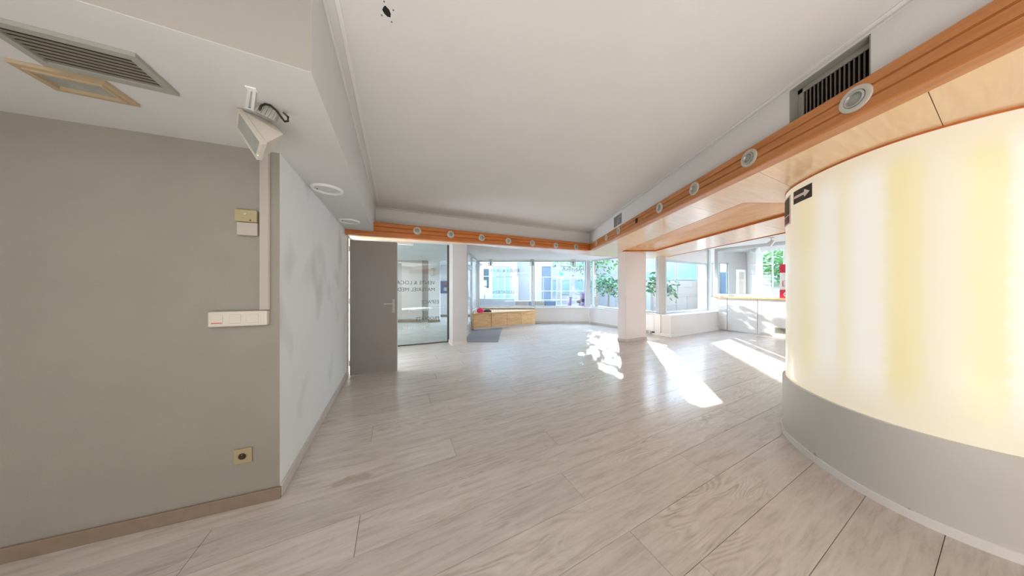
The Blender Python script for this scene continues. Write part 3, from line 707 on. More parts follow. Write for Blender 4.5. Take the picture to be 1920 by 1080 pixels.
MB().lathe([(0.05, 0), (0.05, 0.02), (0.10, 0.05), (0.145, 0.10), (0.15, 0.15), (0.12, 0.2), (0.05, 0.235)], 20, Matrix.Translation((-3.07, 9.52, 1.97)) @ Matrix.Rotation(math.radians(90), 4, 'X')).build('globe', M['fitting'], gl, smooth=True)
MB().lathe([(0.07, 0), (0.07, 0.02)], 20, Matrix.Translation((-3.07, 9.53, 1.97)) @ Matrix.Rotation(math.radians(90), 4, 'X')).build('mount', M['white_gloss'], gl)

# ------------------------------------------------------------------ glazed entrance door on the left of the bay
XD = -1.33
o = MB().box((XD, 6.45, 1.21), (0.14, 0.9, 2.42)).build('wall_entrance', M['pier']); struct(o, 'short wall between pier and glazed entrance door', 'wall')
dr = empty('door_2', (XD, 7.4, 0), 'aluminium framed glass entrance door beside the grey pier', 'door', None, 'structure')
f = MB(); f.box((XD, 6.95, 1.0), (0.05, 0.09, 2.0)); f.box((XD, 7.86, 1.0), (0.05, 0.09, 2.0)); f.box((XD, 7.4, 0.14), (0.05, 0.82, 0.26)); f.box((XD, 7.4, 1.97), (0.05, 0.82, 0.09)); f.box((XD, 7.4, 1.05), (0.05, 0.82, 0.06))
f.build('leaf_frame', M['alu'], dr, bevel=0.003)
MB().box((XD, 7.4, 1.1), (0.008, 0.84, 1.72)).build('pane', M['glass'], dr)
MB().tube([(XD + 0.03, 7.0, 0.95), (XD + 0.07, 7.0, 0.95), (XD + 0.07, 7.0, 1.25), (XD + 0.03, 7.0, 1.25)], 0.012).build('pull_handle', M['steel'], dr, smooth=True)
w2 = empty('window_2', (XD, 8.5, 0), 'tall glazed panel and transom next to the entrance door', 'window', None, 'structure')
f = MB(); f.box((XD, 7.93, 1.2), (0.06, 0.05, 2.4)); f.box((XD, 9.24, 1.2), (0.06, 0.06, 2.4)); f.box((XD, 8.6, 0.3), (0.06, 1.3, 0.6)); f.box((XD, 8.05, 2.38), (0.06, 2.4, 0.07)); f.box((XD, 7.4, 2.05), (0.06, 1.0, 0.05))
f.build('frame', M['alu'], w2, bevel=0.003)
MB().box((XD, 8.6, 1.48), (0.008, 1.26, 1.74)).build('pane', M['glass'], w2)
MB().box((XD, 7.4, 2.21), (0.008, 0.96, 0.28)).build('transom_pane', M['glass'], w2)

# ------------------------------------------------------------------ far window bay
YW = 9.27; XC = 2.97
o = MB().box(((XD + XC) / 2 + 0.02, YW + 0.12, 0.295), (XC - XD, 0.22, 0.59)).build('wall_far_low', M['white']); struct(o, 'low white wall under the far windows', 'wall')
o = MB().box(((XD + XC) / 2, YW + 0.08, 0.60), (XC - XD, 0.30, 0.022)).build('trim_7', M['white_gloss'], bevel=0.004); struct(o, 'white sill under the far windows', 'sill')
o = MB().box(((XD + XC) / 2, YW + 0.02, 2.63), (XC - XD + 0.1, 0.1, 0.46)).build('wall_far_header', M['white']); struct(o, 'white header above the far windows', 'wall')
skirting('baseboard_far', (XC, YW), (0.86, YW), 0.07, 0.014, M['board_w'], 'pale baseboard under the far windows')
bar_m = M['alu']
def window(name, p, q, z0, z1, label, posts=(0, 1), t=0.05, m_=None, gm=None, inner=0.035):
    p = Vector(p[:2]); q = Vector(q[:2]); d_ = (q - p).normalized(); L_ = (q - p).length; n_ = Vector((-d_.y, d_.x))
    wn_ = empty(name, D3(p, z0), label, 'window', None, 'structure')
    f = MB()
    f.wall(p - n_ * t / 2, q - n_ * t / 2, z0, z0 + t, t); f.wall(p - n_ * t / 2, q - n_ * t / 2, z1 - t, z1, t)
    for s_ in posts:
        a = p + d_ * (s_ * (L_ - t)); f.wall(a - n_ * t / 2, a + d_ * t - n_ * t / 2, z0 + t, z1 - t, t)
    f.build('frame', m_ or bar_m, wn_, bevel=0.003)
    ss = sorted(posts)
    for i in range(len(ss) - 1):
        a = p + d_ * (ss[i] * (L_ - t) + t); b_ = p + d_ * (ss[i + 1] * (L_ - t))
        MB().wall(a - n_ * 0.004, b_ - n_ * 0.004, z0 + t, z1 - t, 0.008).build('pane', gm or M['glass'], wn_)
    return wn_, d_, n_
w3, _, _ = window('window_3', (XD + 0.03, YW + 0.03), (0.80, YW + 0.03), 0.611, 2.405, 'left far shop window above the wooden cabinet, with mirrored lettering')
w4, _, _ = window('window_4', (0.82, YW + 0.03), (XC - 0.12, YW + 0.03), 0.611, 2.405, 'right far shop window with a tree and scooter outside')
o = MB().box((XC - 0.03, YW + 0.03, 1.5), (0.13, 0.10, 1.80)).build('trim_8', M['alu'], bevel=0.004); struct(o, 'aluminium corner post between the far and side windows', 'post')
def ftext(body, size, px_right, py, m_, par, nm='lettering', Y=YW + 0.05):
    p = atY(px_right, py, Y); text(nm, body, size, p, (-1, 0, 0), (0, 0, 1), m_, par)
ftext('ETUDE & DEVIS', 0.165, 974, 510.0, M['letter_dark'], w3)
ftext('personnalisés', 0.12, 960, 520.0, M['letter_dark'], w3)
ftext('LOCATION', 0.16, 964, 550.5, M['letter_dark'], w3)
ftext('MAINTIEN à', 0.16, 1095, 508.5, M['letter_dark'], w4)
# small box lamps at the window head
for i, (px_, lb) in enumerate(((920, 'small louvred box lamp above the left far window'), (998, 'small louvred box lamp above the post between the far windows'), (1075, 'small louvred box lamp above the right far window'))):
    c = atY(px_, 494, 9.05)
    lp = empty('box_lamp', (c.x, c.y, 2.42), lb, 'lamp', 'small box lamps hanging along the far window head')
    f = MB(); f.box((c.x, c.y, 2.40), (0.12, 0.12, 0.04)); f.build('mount', M['fitting'], lp)
    f = MB()
    for a in (-0.075, 0.075):
        for b_ in (-0.05, 0.05): f.box((c.x + a, c.y + b_, 2.28), (0.014, 0.014, 0.2))
    for z_ in (2.19, 2.28, 2.37): f.box((c.x, c.y, z_), (0.165, 0.12, 0.012))
    f.build('cage', M['steel'], lp)
    MB().box((c.x, c.y, 2.28), (0.07, 0.06, 0.16)).build('diffuser', M['hatchglass'], lp, bevel=0.01)

# side windows right of the corner
s0, s1 = Vector((2.99, 9.24)), Vector((4.22, 6.99)); sd_ = (s1 - s0).normalized(); sn_ = Vector((-sd_.y, sd_.x))
o = MB().wall(s0, s1, 0, 0.59, 0.22).build('wall_side_low', M['white']); struct(o, 'low white wall under the side windows right of the corner', 'wall')
o = MB().wall(s0 - sn_ * 0.04, s1 - sn_ * 0.04, 0.59, 0.612, 0.26).build('trim_9', M['white_gloss'], bevel=0.004); struct(o, 'white sill of the side windows', 'sill')
o = MB().wall(s0, s1, 2.405, 2.86, 0.1).build('wall_side_header', M['white']); struct(o, 'white header above the side windows', 'wall')
skirting('baseboard_side', s0, s1, 0.07, -0.014, M['board_w'], 'pale baseboard under the side windows')
window('window_5', s0 + sd_ * 0.06 + sn_ * 0.05, s1 - sd_ * 0.02 + sn_ * 0.05, 0.612, 2.405, 'side shop windows behind the white column', posts=(0, 0.52, 1))
o = MB().prism([(4.19, 6.93), (4.36, 6.86), (4.44, 7.0), (4.26, 7.08)], 0.59, 2.62).build('trim_10', M['alu'], bevel=0.004); struct(o, 'wide silver post left of the window above the planter box', 'post')

# planter box / window seat and its window
b0, b1, bl = Vector((4.36, 6.63)), Vector((6.72, 7.86)), Vector((4.20, 7.03))
bd = (b1 - b0).normalized(); bn = Vector((-bd.y, bd.x))
o = MB().prism([b0, b1, b1 + bn * 0.30, bl + bn * 0.05 + bd * 0.02, bl], 0.0, 0.575).build('wall_window_box', M['white'], bevel=0.005); struct(o, 'boxed white window seat under the right-hand window', 'window seat')
o = MB().prism([b0 + Vector((-0.012, -0.02)), b1 + Vector((0, -0.02)), b1 + bn * 0.30, bl + bn * 0.05, bl + Vector((-0.02, 0))], 0.575, 0.60).build('trim_11', M['white_gloss'], bevel=0.004); struct(o, 'white top of the boxed window seat', 'sill')
o = MB().prism([b0 + Vector((-0.03, -0.06)), b1 + Vector((0.0, -0.06)), b1, b0, bl, bl + Vector((-0.06, 0))], 0.0, 0.07).build('baseboard_box', M['white_gloss'], bevel=0.006); struct(o, 'thick white plinth at the foot of the window seat', 'baseboard')
q0 = Vector((4.40, 6.97)); q1 = Vector((6.50, 8.07)); qd = (q1 - q0).normalized(); qn = Vector((-qd.y, qd.x))
window('window_6', q0, q1, 0.60, 2.17, 'large window above the white window seat with a leafy plant outside', t=0.06)
o = MB().wall(q0 - qd * 0.1 - qn * 0.03, q1 + qd * 0.25 - qn * 0.03, 2.17, 2.86, 0.1).build('wall_over_window_box', M['white']); struct(o, 'white wall above the window over the window seat', 'wall')
o = MB().wall(q1 + qd * 0.0 - qn * 0.05, q1 + qd * 0.17 - qn * 0.05, 0.0, 2.62, 0.1).build('trim_12', M['alu'], bevel=0.003); struct(o, 'light grey pillar right of the window above the window seat', 'post')
o = MB().wall(b0 + bn * 0.30, b1 + bn * 0.30, -0.1, 0.60, 0.12).build('wall_window_box_outer', M['ext_white']); struct(o, 'outer wall below the window seat window', 'wall')

o = MB().prism([(4.10, 7.05), (4.21, 6.86), (4.34, 6.92), (4.3, 7.12)], 0, 0.60).build('wall_pipe_casing', M['white']); struct(o, 'white boxed corner between radiator and window seat', 'wall')
# radiator between column and window seat
rd0 = s1 - sd_ * 0.85 - sn_ * 0.10; rd1 = s1 - sd_ * 0.06 - sn_ * 0.10
rad = empty('radiator', D3(rd0, 0), 'white ribbed radiator under the side window right of the column', 'radiator')
MB().wall(rd0, rd1, 0.10, 0.57, 0.06).build('body', M['white_gloss'], rad, bevel=0.004)
for i in range(6):
    z_ = 0.14 + i * 0.072
    MB().wall(rd0 + sd_ * 0.02 - sn_ * 0.014, rd1 - sd_ * 0.02 - sn_ * 0.014, z_, z_ + 0.056, 0.016).build('fin', M['white_gloss'], rad, bevel=0.004)
for s_ in (0.1, 0.65): MB().box(D3(rd0 + sd_ * s_ + sn_ * 0.03, 0.05), (0.03, 0.03, 0.1)).build('foot', M['white_gloss'], rad)
MB().tube([D3(rd1 + sd_ * 0.02, 0.07), D3(rd1 - sd_ * 0.05, 0.07)], 0.018).build('valve', M['black'], rad, smooth=True)

# ------------------------------------------------------------------ glazed partition on the right (panels below, glass above)
r0, r1 = Vector((6.60, 7.88)), Vector((9.25, 2.45)); 
r1 = r0 + Vector((0.50, -0.866)) * 6.0
rdv = (r1 - r0).normalized(); rn = Vector((-rdv.y, rdv.x))     # rn points to the side room
part = empty('wall_partition_right', D3(r0, 0), 'white panelled dado of the glazed partition on the right', 'partition', None, 'structure')
seams = [0, 0.33, 1.02, 2.2, 3.4, 4.6, 6.0]
for i in range(len(seams) - 1):
    a, b_ = seams[i] + 0.006, seams[i + 1] - 0.006
    MB().wall(r0 + rdv * a, r0 + rdv * b_, 0.03, 1.035, 0.03).build('panel', M['white'], part, bevel=0.003)
MB().wall(r0 + rn * 0.03, r1 + rn * 0.03, 0, 1.035, 0.05).build('core', M['alu'], part)
skirting('baseboard_partition', r0 + rdv * 1.06, r1, 0.07, -0.012, M['board_w'], 'pale baseboard at the foot of the right partition')
o = MB().wall(r0 - rn * 0.07, r1 - rn * 0.07, 1.035, 1.075, 0.24).build('trim_13', M['pine'], bevel=0.004); struct(o, 'wooden ledge on top of the right partition panels', 'ledge')
w7, _, _ = window('window_7', r0 + rn * 0.05, r1 + rn * 0.05, 1.075, 2.62, 'internal glazed partition on the right above the wooden ledge', posts=(0, 0.5, 1), t=0.09)
# vent in the lower panel
vg = empty('floor_vent', D3(r0 + rdv * 1.45, 0.12), 'small grey grille low in the right partition beside the drum', 'vent')
ga, gb = r0 + rdv * 1.36 - rn * 0.008, r0 + rdv * 1.75 - rn * 0.008
MB().wall(ga, gb, 0.10, 0.26, 0.008).build('frame', M['vent_frame'], vg)
for i in range(4):
    a = ga + rdv * (0.02 + i * 0.09) - rn * 0.004
    MB().wall(a, a + rdv * 0.075, 0.12, 0.24, 0.006).build('slot', M['slat'], vg)
# side room
SR = [(6.62, 8.0), (7.0, 8.5), (7.95, 9.7), (9.45, 9.7), (8.55, 8.5), (10.9, 3.6), (10.0, 2.6), (9.3, 2.5)]
o = MB().prism([(6.6, 8.0), (7.95, 9.8), (9.5, 9.8), (11.4, 4.6), (9.7, 2.4)], -0.1, 0).build('floor_side_room', M['white']); struct(o, 'floor of the side room beyond the right partition', 'floor')
o = MB().prism([(6.72, 8.15), (7.95, 9.8), (9.6, 9.8), (11.4, 4.0), (9.8, 2.4), (7.0, 7.4)], 2.80, 2.86).build('ceiling_side_room', M['ceil']); struct(o, 'white ceiling of the side room behind the right partition', 'ceiling')
def wall_open(name, p, q, z1, ops, m_, label, t=0.12):
    p = Vector(p); q = Vector(q); d_ = (q - p).normalized(); L_ = (q - p).length; s_ = 0; mb = MB()
    for (a, b_, za, zb2) in ops:
        if a > s_: mb.wall(p + d_ * s_, p + d_ * a, 0, z1, t)
        mb.wall(p + d_ * a, p + d_ * b_, 0, za, t)
        if zb2 < z1: mb.wall(p + d_ * a, p + d_ * b_, zb2, z1, t)
        s_ = b_
    mb.wall(p + d_ * s_, q, 0, z1, t)
    o = mb.build(name, m_); struct(o, label, 'wall'); return d_
bw = wall_open('wall_side_room_back', (9.5, 9.7), (7.55, 9.7), 2.82, [(0.8, 1.75, 1.0, 2.36)], M['white'], 'white back wall of the side room', t=-0.12)
window('window_8', (7.76, 9.75), (8.69, 9.75), 1.0, 2.36, 'window with grey frame at the back of the side room', posts=(0, 0.33, 0.66, 1), t=0.04)
o = MB().wall((7.0, 8.5), (7.6, 9.7), 0, 2.82, 0.1).build('wall_side_room_left', M['white']); struct(o, 'white left wall of the side room', 'wall')
w0 = Vector((8.62, 8.45)); wd = Vector((0.4336, -0.9011))
wall_open('wall_side_room_right', w0, w0 + wd * 6.4, 2.82, [(0.06, 0.62, 1.34, 2.66), (0.70, 1.7, 1.34, 2.66)], M['white'], 'white right wall of the side room with windows')
o = MB().wall((9.45, 9.75), (8.55, 8.47), 0, 2.82, 0.12).build('wall_side_room_jog', M['white']); struct(o, 'white angled wall piece of the side room', 'wall')
M['tealframe'] = mat('turquoise_frame_paint', S(120, 178, 176), 0.5)
window('window_9', w0 + wd * 0.06 + Vector((0.05, 0.03)), w0 + wd * 0.62 + Vector((0.05, 0.03)), 1.34, 2.66, 'casement window of the side room showing green leaves', posts=(0, 0.5, 1), t=0.035, m_=M['white_gloss'])
window('window_10', w0 + wd * 0.70 + Vector((0.05, 0.03)), w0 + wd * 1.7 + Vector((0.05, 0.03)), 1.34, 2.66, 'bright turquoise framed window of the side room beside the drum', posts=(0, 1), t=0.06, m_=M['tealframe'])
# white framed panel standing on the ledge side of the side room
c = atY(1389, 530, 8.6)
fp = empty('framed_panel', (c.x, c.y, 0), 'white framed grey panel standing in the side room', 'panel')
fd = V
def P2(a, z): q = Vector((c.x, c.y)) + fd * a; return Vector((q.x, q.y, z))
MB().box(P2(0, 1.53), (0.42, 0.02, 0.86), rz=AV).build('grey_panel', M['trunk'], fp)
f = MB(); f.box(P2(-0.24, 1.5), (0.07, 0.05, 1.0), rz=AV); f.box(P2(0.24, 1.5), (0.07, 0.05, 1.0), rz=AV); f.box(P2(0, 1.965), (0.54, 0.05, 0.07), rz=AV); f.box(P2(0, 1.04), (0.54, 0.05, 0.08), rz=AV)
f.build('frame', M['white_gloss'], fp, bevel=0.004)
f = MB(); f.box(P2(-0.22, 0.5), (0.05, 0.05, 1.0), rz=AV); f.box(P2(0.22, 0.5), (0.05, 0.05, 1.0), rz=AV); f.build('stand', M['white_gloss'], fp)
# red and white sign hanging on the partition glass, half hidden by the drum
sp0 = r0 + rdv * 1.02 - rn * 0.02
def ray_on(px_):
    r_ = (px_ - 960) / FL; den = r_ * rdv.y - rdv.x; s_ = (r0.x - r_ * r0.y) / den; return s_
sa = ray_on(1462.5); sb = sa + 0.50
sg = empty('agency_sign', D3(r0 + rdv * sa, 1.1), 'red and white sign board against the right partition glass beside the drum', 'sign')
A_ = r0 + rdv * sa - rn * 0.02; B_ = r0 + rdv * sb - rn * 0.02
zt1 = H + (540 - 496) / FL * A_.y; zb1 = 1.076; hh = zt1 - zb1
MB().wall(A_, B_, zb1, zt1, 0.006).build('board', M['white_gloss'], sg)
MB().wall(A_ - rn * 0.003, B_ - rn * 0.003, zt1 - hh * 0.25, zt1, 0.003).build('red_band', M['red'], sg)
MB().wall(A_ - rn * 0.003, B_ - rn * 0.003, zb1, zb1 + hh * 0.25, 0.003).build('red_band', M['red'], sg)
def SP(s_, z_): q = A_ + rdv * s_ - rn * 0.004; return D3(q, z_)
f = MB(); f.bar(SP(0.06, zb1 + hh * .34), SP(0.06, zb1 + hh * .5), 0.02, 0.004); f.bar(SP(0.06, zb1 + hh * .5), SP(0.25, zb1 + hh * .62), 0.02, 0.004); f.bar(SP(0.25, zb1 + hh * .62), SP(0.44, zb1 + hh * .5), 0.02, 0.004); f.bar(SP(0.06, zb1 + hh * .34), SP(0.25, zb1 + hh * .46), 0.02, 0.004); f.bar(SP(0.44, zb1 + hh * .34), SP(0.44, zb1 + hh * .5), 0.02, 0.004)
f.build('house_outline', M['red'], sg)
MB().bar(SP(0.05, zb1 + hh * .69), SP(0.45, zb1 + hh * .69), 0.015, 0.004).build('thin_line', mat('grey_print', S(130, 130, 140), 0.5), sg)
text('lettering', 'OZ', 0.20, SP(0.06, zb1 + 0.035), (rdv.x, rdv.y, 0), (0, 0, 1), M['letter_white'], sg)
# hanging ceiling spots
def ceil_spot(px_, py_, Y_, zc_, lb):
    c = atY(px_, py_, Y_); s = empty('ceiling_spotlight', (c.x, c.y, zc_), lb, 'spotlight', 'small white spotlights near the right partition')
    MB().lathe([(0.06, 0), (0.06, 0.02)], 16, Matrix.Translation((c.x, c.y, zc_ - 0.02))).build('base_plate', M['fitting'], s)
    MB().tube([(c.x, c.y, zc_ - 0.02), (c.x, c.y, c.z + 0.03)], 0.012).build('stem', M['fitting'], s)
    MB().lathe([(0.03, 0.06), (0.045, 0.04), (0.055, -0.03), (0.06, -0.06), (0.05, -0.06), (0.045, -0.03)], 16, Matrix.Translation(c) @ Matrix.Rotation(0.9, 4, 'X')).build('head', M['steel'], s, smooth=True)
ceil_spot(1446, 455, 6.05, 2.62, 'small white ceiling spotlight in front of the right partition')
ceil_spot(1416, 468, 7.3, 2.80, 'small white spotlight hanging behind the right partition glass')

# ------------------------------------------------------------------ pine cabinet under the far window, items, mat
k0, k1 = Vector((-1.23, 7.80)), Vector((0.86, 8.93)); kd = (k1 - k0).normalized(); kn = Vector((-kd.y, kd.x))
cab = empty('low_cabinet', D3(k0, 0), 'long low pine cabinet under the left far window', 'cabinet')
back0, back1 = (-1.29, 9.25), (0.86, 9.25)
def scale_in(pts, a): return pts
MB().prism([k0 + kn * 0.02, k1 + kn * 0.02, back1, back0, (-1.29, 7.8)], 0.02, 0.50).build('carcass', M['pine'], cab)
MB().prism([k0 - kn * 0.02 + Vector((-0.04, 0)), k1 - kn * 0.02, back1, back0], 0.50, 0.53).build('top', M['pine'], cab, bevel=0.003)
Lk = (k1 - k0).length
cuts = [0, 0.62, 1.2, 1.78, Lk]
for i in range(4):
    off_ = 0.0 if i else 0.012
    dcab = MB().wall(k0 + kd * (cuts[i] + 0.004) + kn * off_, k0 + kd * (cuts[i + 1] - 0.004) + kn * off_, 0.05, 0.49, 0.02).build('door', M['pine'], cab, bevel=0.002)
    pk = k0 + kd * (cuts[i + 1] - 0.08 if i % 2 == 0 else cuts[i] + 0.08) - kn * 0.012 + kn * off_
    kb = MB().lathe([(0.006, 0), (0.006, 0.014), (0.016, 0.02), (0.014, 0.03), (0.0, 0.032)], 12, Matrix.Translation(D3(pk + kn * 0.012, 0.43)) @ Vector((-kn.x, -kn.y, 0)).to_track_quat('Z', 'Y').to_matrix().to_4x4()).build('knob', M['rim'], cab, smooth=True)
MB().wall(k0 - kn * 0.002, k1 - kn * 0.002, 0.0, 0.045, 0.02).build('plinth', M['board_w'], cab)
# pink and charcoal cloths on the cabinet
def blob(name, c, r, sc, m_, label, cat, seed, rz=0.4):
    rnd = random.Random(seed); bm = bmesh.new(); bmesh.ops.create_icosphere(bm, subdivisions=3, radius=r)
    ph = [rnd.uniform(0, 6) for _ in range(6)]
    for v_ in bm.verts:
        a = math.atan2(v_.co.y, v_.co.x); kf = 1 + 0.13 * math.sin(5 * a + ph[0]) * (1 - abs(v_.co.z) / r * 0.6) + 0.09 * math.sin(9 * v_.co.x / r + ph[1]) + 0.07 * math.sin(7 * v_.co.z / r + ph[2] + 2 * a)
        v_.co = Vector((v_.co.x * kf * sc[0], v_.co.y * kf * sc[1], max(-0.5 * r, v_.co.z * kf) * sc[2]))
        v_.co.z += 0.5 * r * sc[2]
    me = bpy.data.meshes.new(name); bm.to_mesh(me); bm.free(); me.materials.append(m_)
    me.polygons.foreach_set('use_smooth', [True] * len(me.polygons))
    o = bpy.data.objects.new(name, me); COL.objects.link(o); o.location = c; o.rotation_euler = (0, 0, rz); tag(o, label, cat); return o
pk_ = at(900.5, 586.2, 0.53); blob('pink_cloth', (pk_.x, pk_.y + 0.05, 0.531), 0.10, (1.1, 0.9, 1.0), M['pink'], 'crumpled bright pink cloth on the left end of the pine cabinet', 'cloth', 3)
gk_ = at(912, 585.5, 0.53); blob('charcoal_cloth', (gk_.x + 0.02, gk_.y + 0.12, 0.531), 0.10, (1.35, 0.8, 0.55), M['greycloth'], 'dark grey folded cloth beside the pink cloth on the cabinet', 'cloth', 5, 0.2)
o = MB().prism([(-1.24, 6.02), (-0.345, 6.02), (-0.33, 8.15), (-0.62, 8.02), (-1.24, 7.72)], 0.0005, 0.012).build('door_mat', M['carpet'], bevel=0.003)
tag(o, 'grey carpet mat on the floor in front of the glazed entrance door', 'mat')

pc = at(1412, 639, 0.0)
fc = MB().lathe([(0.07, 0.0005), (0.07, 0.006), (0.055, 0.011), (0.0001, 0.012)], 24, Matrix.Translation((pc.x, pc.y, 0.0))).build('floor_outlet_cover', M['white_gloss'], smooth=True)
tag(fc, 'small round white cover on the floor near the right partition', 'floor outlet')
# ------------------------------------------------------------------ round spotlights on the beams
def beam_spot(P, nrm, label, grp, hole=False, r_=0.064):
    z = Vector((nrm[0], nrm[1], 0)).normalized(); Mx = Matrix.Translation(P) @ z.to_track_quat('Z', 'Y').to_matrix().to_4x4()
    s = empty('recessed_spotlight', P, label, 'spotlight', grp)
    if hole:
        MB().lathe([(0.0001, 0.004), (r_ * 0.60, 0.0042)], 24, Mx).build('cut_hole', M['dark'], s)
        MB().lathe([(r_ * 0.62, 0.0), (r_ * 0.70, 0.0), (r_ * 0.70, 0.003), (r_ * 0.62, 0.003), (r_ * 0.62, 0.0)][:4], 24, Mx).build('hole_edge', M['rim'], s)
        return
    MB().lathe([(r_ * 0.985, 0.0), (r_, 0.003), (r_ * 0.97, 0.008), (r_ * 0.70, 0.011), (r_ * 0.66, 0.010), (r_ * 0.66, 0.0)], 36, Mx).build('outer_ring', M['fitting'], s, smooth=True)
    MB().lathe([(r_ * 0.63, 0.0), (r_ * 0.62, 0.012), (r_ * 0.50, 0.014), (r_ * 0.44, 0.005), (r_ * 0.44, 0.0)], 36, Mx).build('swivel_ring', M['steel'], s, smooth=True)
    MB().lathe([(0.0001, 0.0045), (r_ * 0.25, 0.004), (r_ * 0.43, 0.001), (r_ * 0.66, 0.0008)], 28, Mx).build('lens', M['hatchglass'], s, smooth=True)
bdR = (BR1 - BR0).normalized(); nR = Vector((-bdR.y, bdR.x)); 
lab_r = ['largest round spotlight on the right beam, just below the dark vent grille', 'second round spotlight along the right beam counting from the large one', 'third round spotlight along the right beam, above the soffit panel seam', 'fourth round spotlight on the right beam, last before the empty hole',
         'empty dark round hole in the right beam where a spotlight is missing', 'first round spotlight on the right beam beyond the empty hole', 'second round spotlight on the right beam beyond the empty hole', 'round spotlight on the right beam nearest the far corner']
for i, px_ in enumerate((1605, 1405, 1302, 1237, 1194, 1160, 1137, 1118)):
    r_ = (px_ - 960) / FL; s_ = (BR0.x - r_ * BR0.y) / (r_ * bdR.y - bdR.x); P = BR0 + bdR * s_
    beam_spot(D3(P + nR * 0.0005, 2.345), (nR.x, nR.y), lab_r[i], 'round spotlights on the right beam', hole=(i == 4))
bdF = (BF1 - BF0).normalized(); nF = Vector((bdF.y, -bdF.x))
lab_f = ['round spotlight on the far beam nearest the left bulkhead, above the glass partition', 'second round spotlight from the left on the far beam', 'third round spotlight from the left on the far beam, above the entrance door', 'middle round spotlight on the far beam',
         'fifth round spotlight from the left on the far beam', 'sixth round spotlight from the left on the far beam', 'round spotlight on the far beam nearest the right-hand corner']
for i, (px_, py_) in enumerate(((782, 433), (845, 440), (903, 446), (953, 452), (998, 456), (1042, 460), (1080, 463))):
    r_ = (px_ - 960) / FL; s_ = (BF0.x - r_ * BF0.y) / (r_ * bdF.y - bdF.x); P = BF0 + bdF * s_
    z_ = H + (540 - py_) / FL * P.y
    beam_spot(D3(P + nF * 0.0005, z_), (nF.x, nF.y), lab_f[i], 'round spotlights on the far beam')

# ------------------------------------------------------------------ vents in the right upper wall
def side_vent(y0, y1, z0, z1, label, nsl, fm_, sm_, depth=0.055, duct='dark'):
    s = empty('wall_vent', (xr(y0) + 0.02, (y0 + y1) / 2, z0), label, 'vent')
    xm = xr((y0 + y1) / 2) + depth
    MB().box((xm + 0.03, (y0 + y1) / 2, (z0 + z1) / 2), (0.004, y1 - y0, z1 - z0)).build('duct_back', M[duct], s)
    f = MB(); fw = 0.03
    f.box((xm, (y0 + y1) / 2, z1 - fw / 2), (0.012, y1 - y0, fw)); f.box((xm, (y0 + y1) / 2, z0 + fw / 2), (0.012, y1 - y0, fw))
    f.box((xm, y0 + fw / 2, (z0 + z1) / 2), (0.012, fw, z1 - z0)); f.box((xm, y1 - fw / 2, (z0 + z1) / 2), (0.012, fw, z1 - z0))
    f.build('frame', fm_, s, bevel=0.002)
    f = MB(); f.box((xm - depth / 2, y1 + 0.003, (z0 + z1) / 2), (depth, 0.006, z1 - z0)); f.box((xm - depth / 2, y0 - 0.003, (z0 + z1) / 2), (depth, 0.006, z1 - z0)); f.box((xm - depth / 2, (y0 + y1) / 2, z1 + 0.003), (depth, y1 - y0, 0.006))
    f.build('reveal', M['vent_frame'], s)
    for i in range(nsl):
        y = y0 + fw + (y1 - y0 - 2 * fw) * (i + 0.5) / nsl
        MB().box((xm + 0.008, y, (z0 + z1) / 2), (0.022, 0.006, z1 - z0 - 2 * fw + 0.004), rz=0.5).build('slat', sm_, s)
side_vent(1.268, 1.628, 2.34, 2.676, 'dark vent grille with vertical slats above the right beam', 15, M['vent_frame'], M['slat_r'])
side_vent(4.175, 4.495, 2.475, 2.65, 'small pale vent grille above the right beam near the far corner', 6, M['alu'], M['alu'], duct='trunk')

# ------------------------------------------------------------------ vents and lamps in the left soffit
def frame_ring(mb, o4, i4, z0, z1):
    vs = [D3(p, z0) for p in o4] + [D3(p, z0) for p in i4] + [D3(p, z1) for p in o4] + [D3(p, z1) for p in i4]
    fs = []
    for i in range(4):
        j = (i + 1) % 4
        fs += [(i, j, 4 + j, 4 + i), (8 + i, 12 + i, 12 + j, 8 + j), (i, 8 + i, 8 + j, j), (4 + i, 4 + j, 12 + j, 12 + i)]
    return mb.add(vs, fs)
def quad(o_, e1, e2, in1, in2): return [o_ + e1 * in1 + e2 * in2, o_ + e1 * (1 - in1) + e2 * in2, o_ + e1 * (1 - in1) + e2 * (1 - in2), o_ + e1 * in1 + e2 * (1 - in2)]
q = Vector((-1.393, 0.893)); ev = Vector((-0.318, -0.146)); eu = Vector((-0.091, 0.185))
q = q + Vector((0.0, 0.0)); 
sv = empty('ceiling_vent', D3(q, ZS), 'large slatted vent grille in the left soffit', 'vent')
frame_ring(MB(), quad(q, ev, eu, 0, 0), quad(q, ev, eu, 0.075, 0.13), ZS - 0.016, ZS - 0.001).build('frame', M['vent_frame'], sv)
MB().prism(quad(q, ev, eu, 0.07, 0.12), ZS - 0.0025, ZS - 0.0005).build('dark_duct', M['dark'], sv)
for i in range(8):
    a = q + ev * 0.075 + eu * (0.16 + 0.68 * i / 7.0); b_ = a + ev * 0.85
    MB().bar(D3(a, ZS - 0.008), D3(b_, ZS - 0.008), 0.0095, 0.003).build('slat', M['slat'], sv)
q2 = Vector((-1.700, 1.010)); ev2 = Vector((-0.215, -0.099)); eu2 = Vector((-0.062, 0.136))
hl = empty('ceiling_hatch_lamp', D3(q2, ZS), 'small rectangular lamp with tan frame beside the large ceiling vent', 'lamp')
frame_ring(MB(), quad(q2, ev2, eu2, 0, 0), quad(q2, ev2, eu2, 0.11, 0.16), ZS - 0.014, ZS - 0.001).build('frame', M['tan'], hl)
frame_ring(MB(), quad(q2, ev2, eu2, 0.09, 0.13), quad(q2, ev2, eu2, 0.13, 0.19), ZS - 0.020, ZS - 0.001).build('inner_frame', M['tan'], hl)
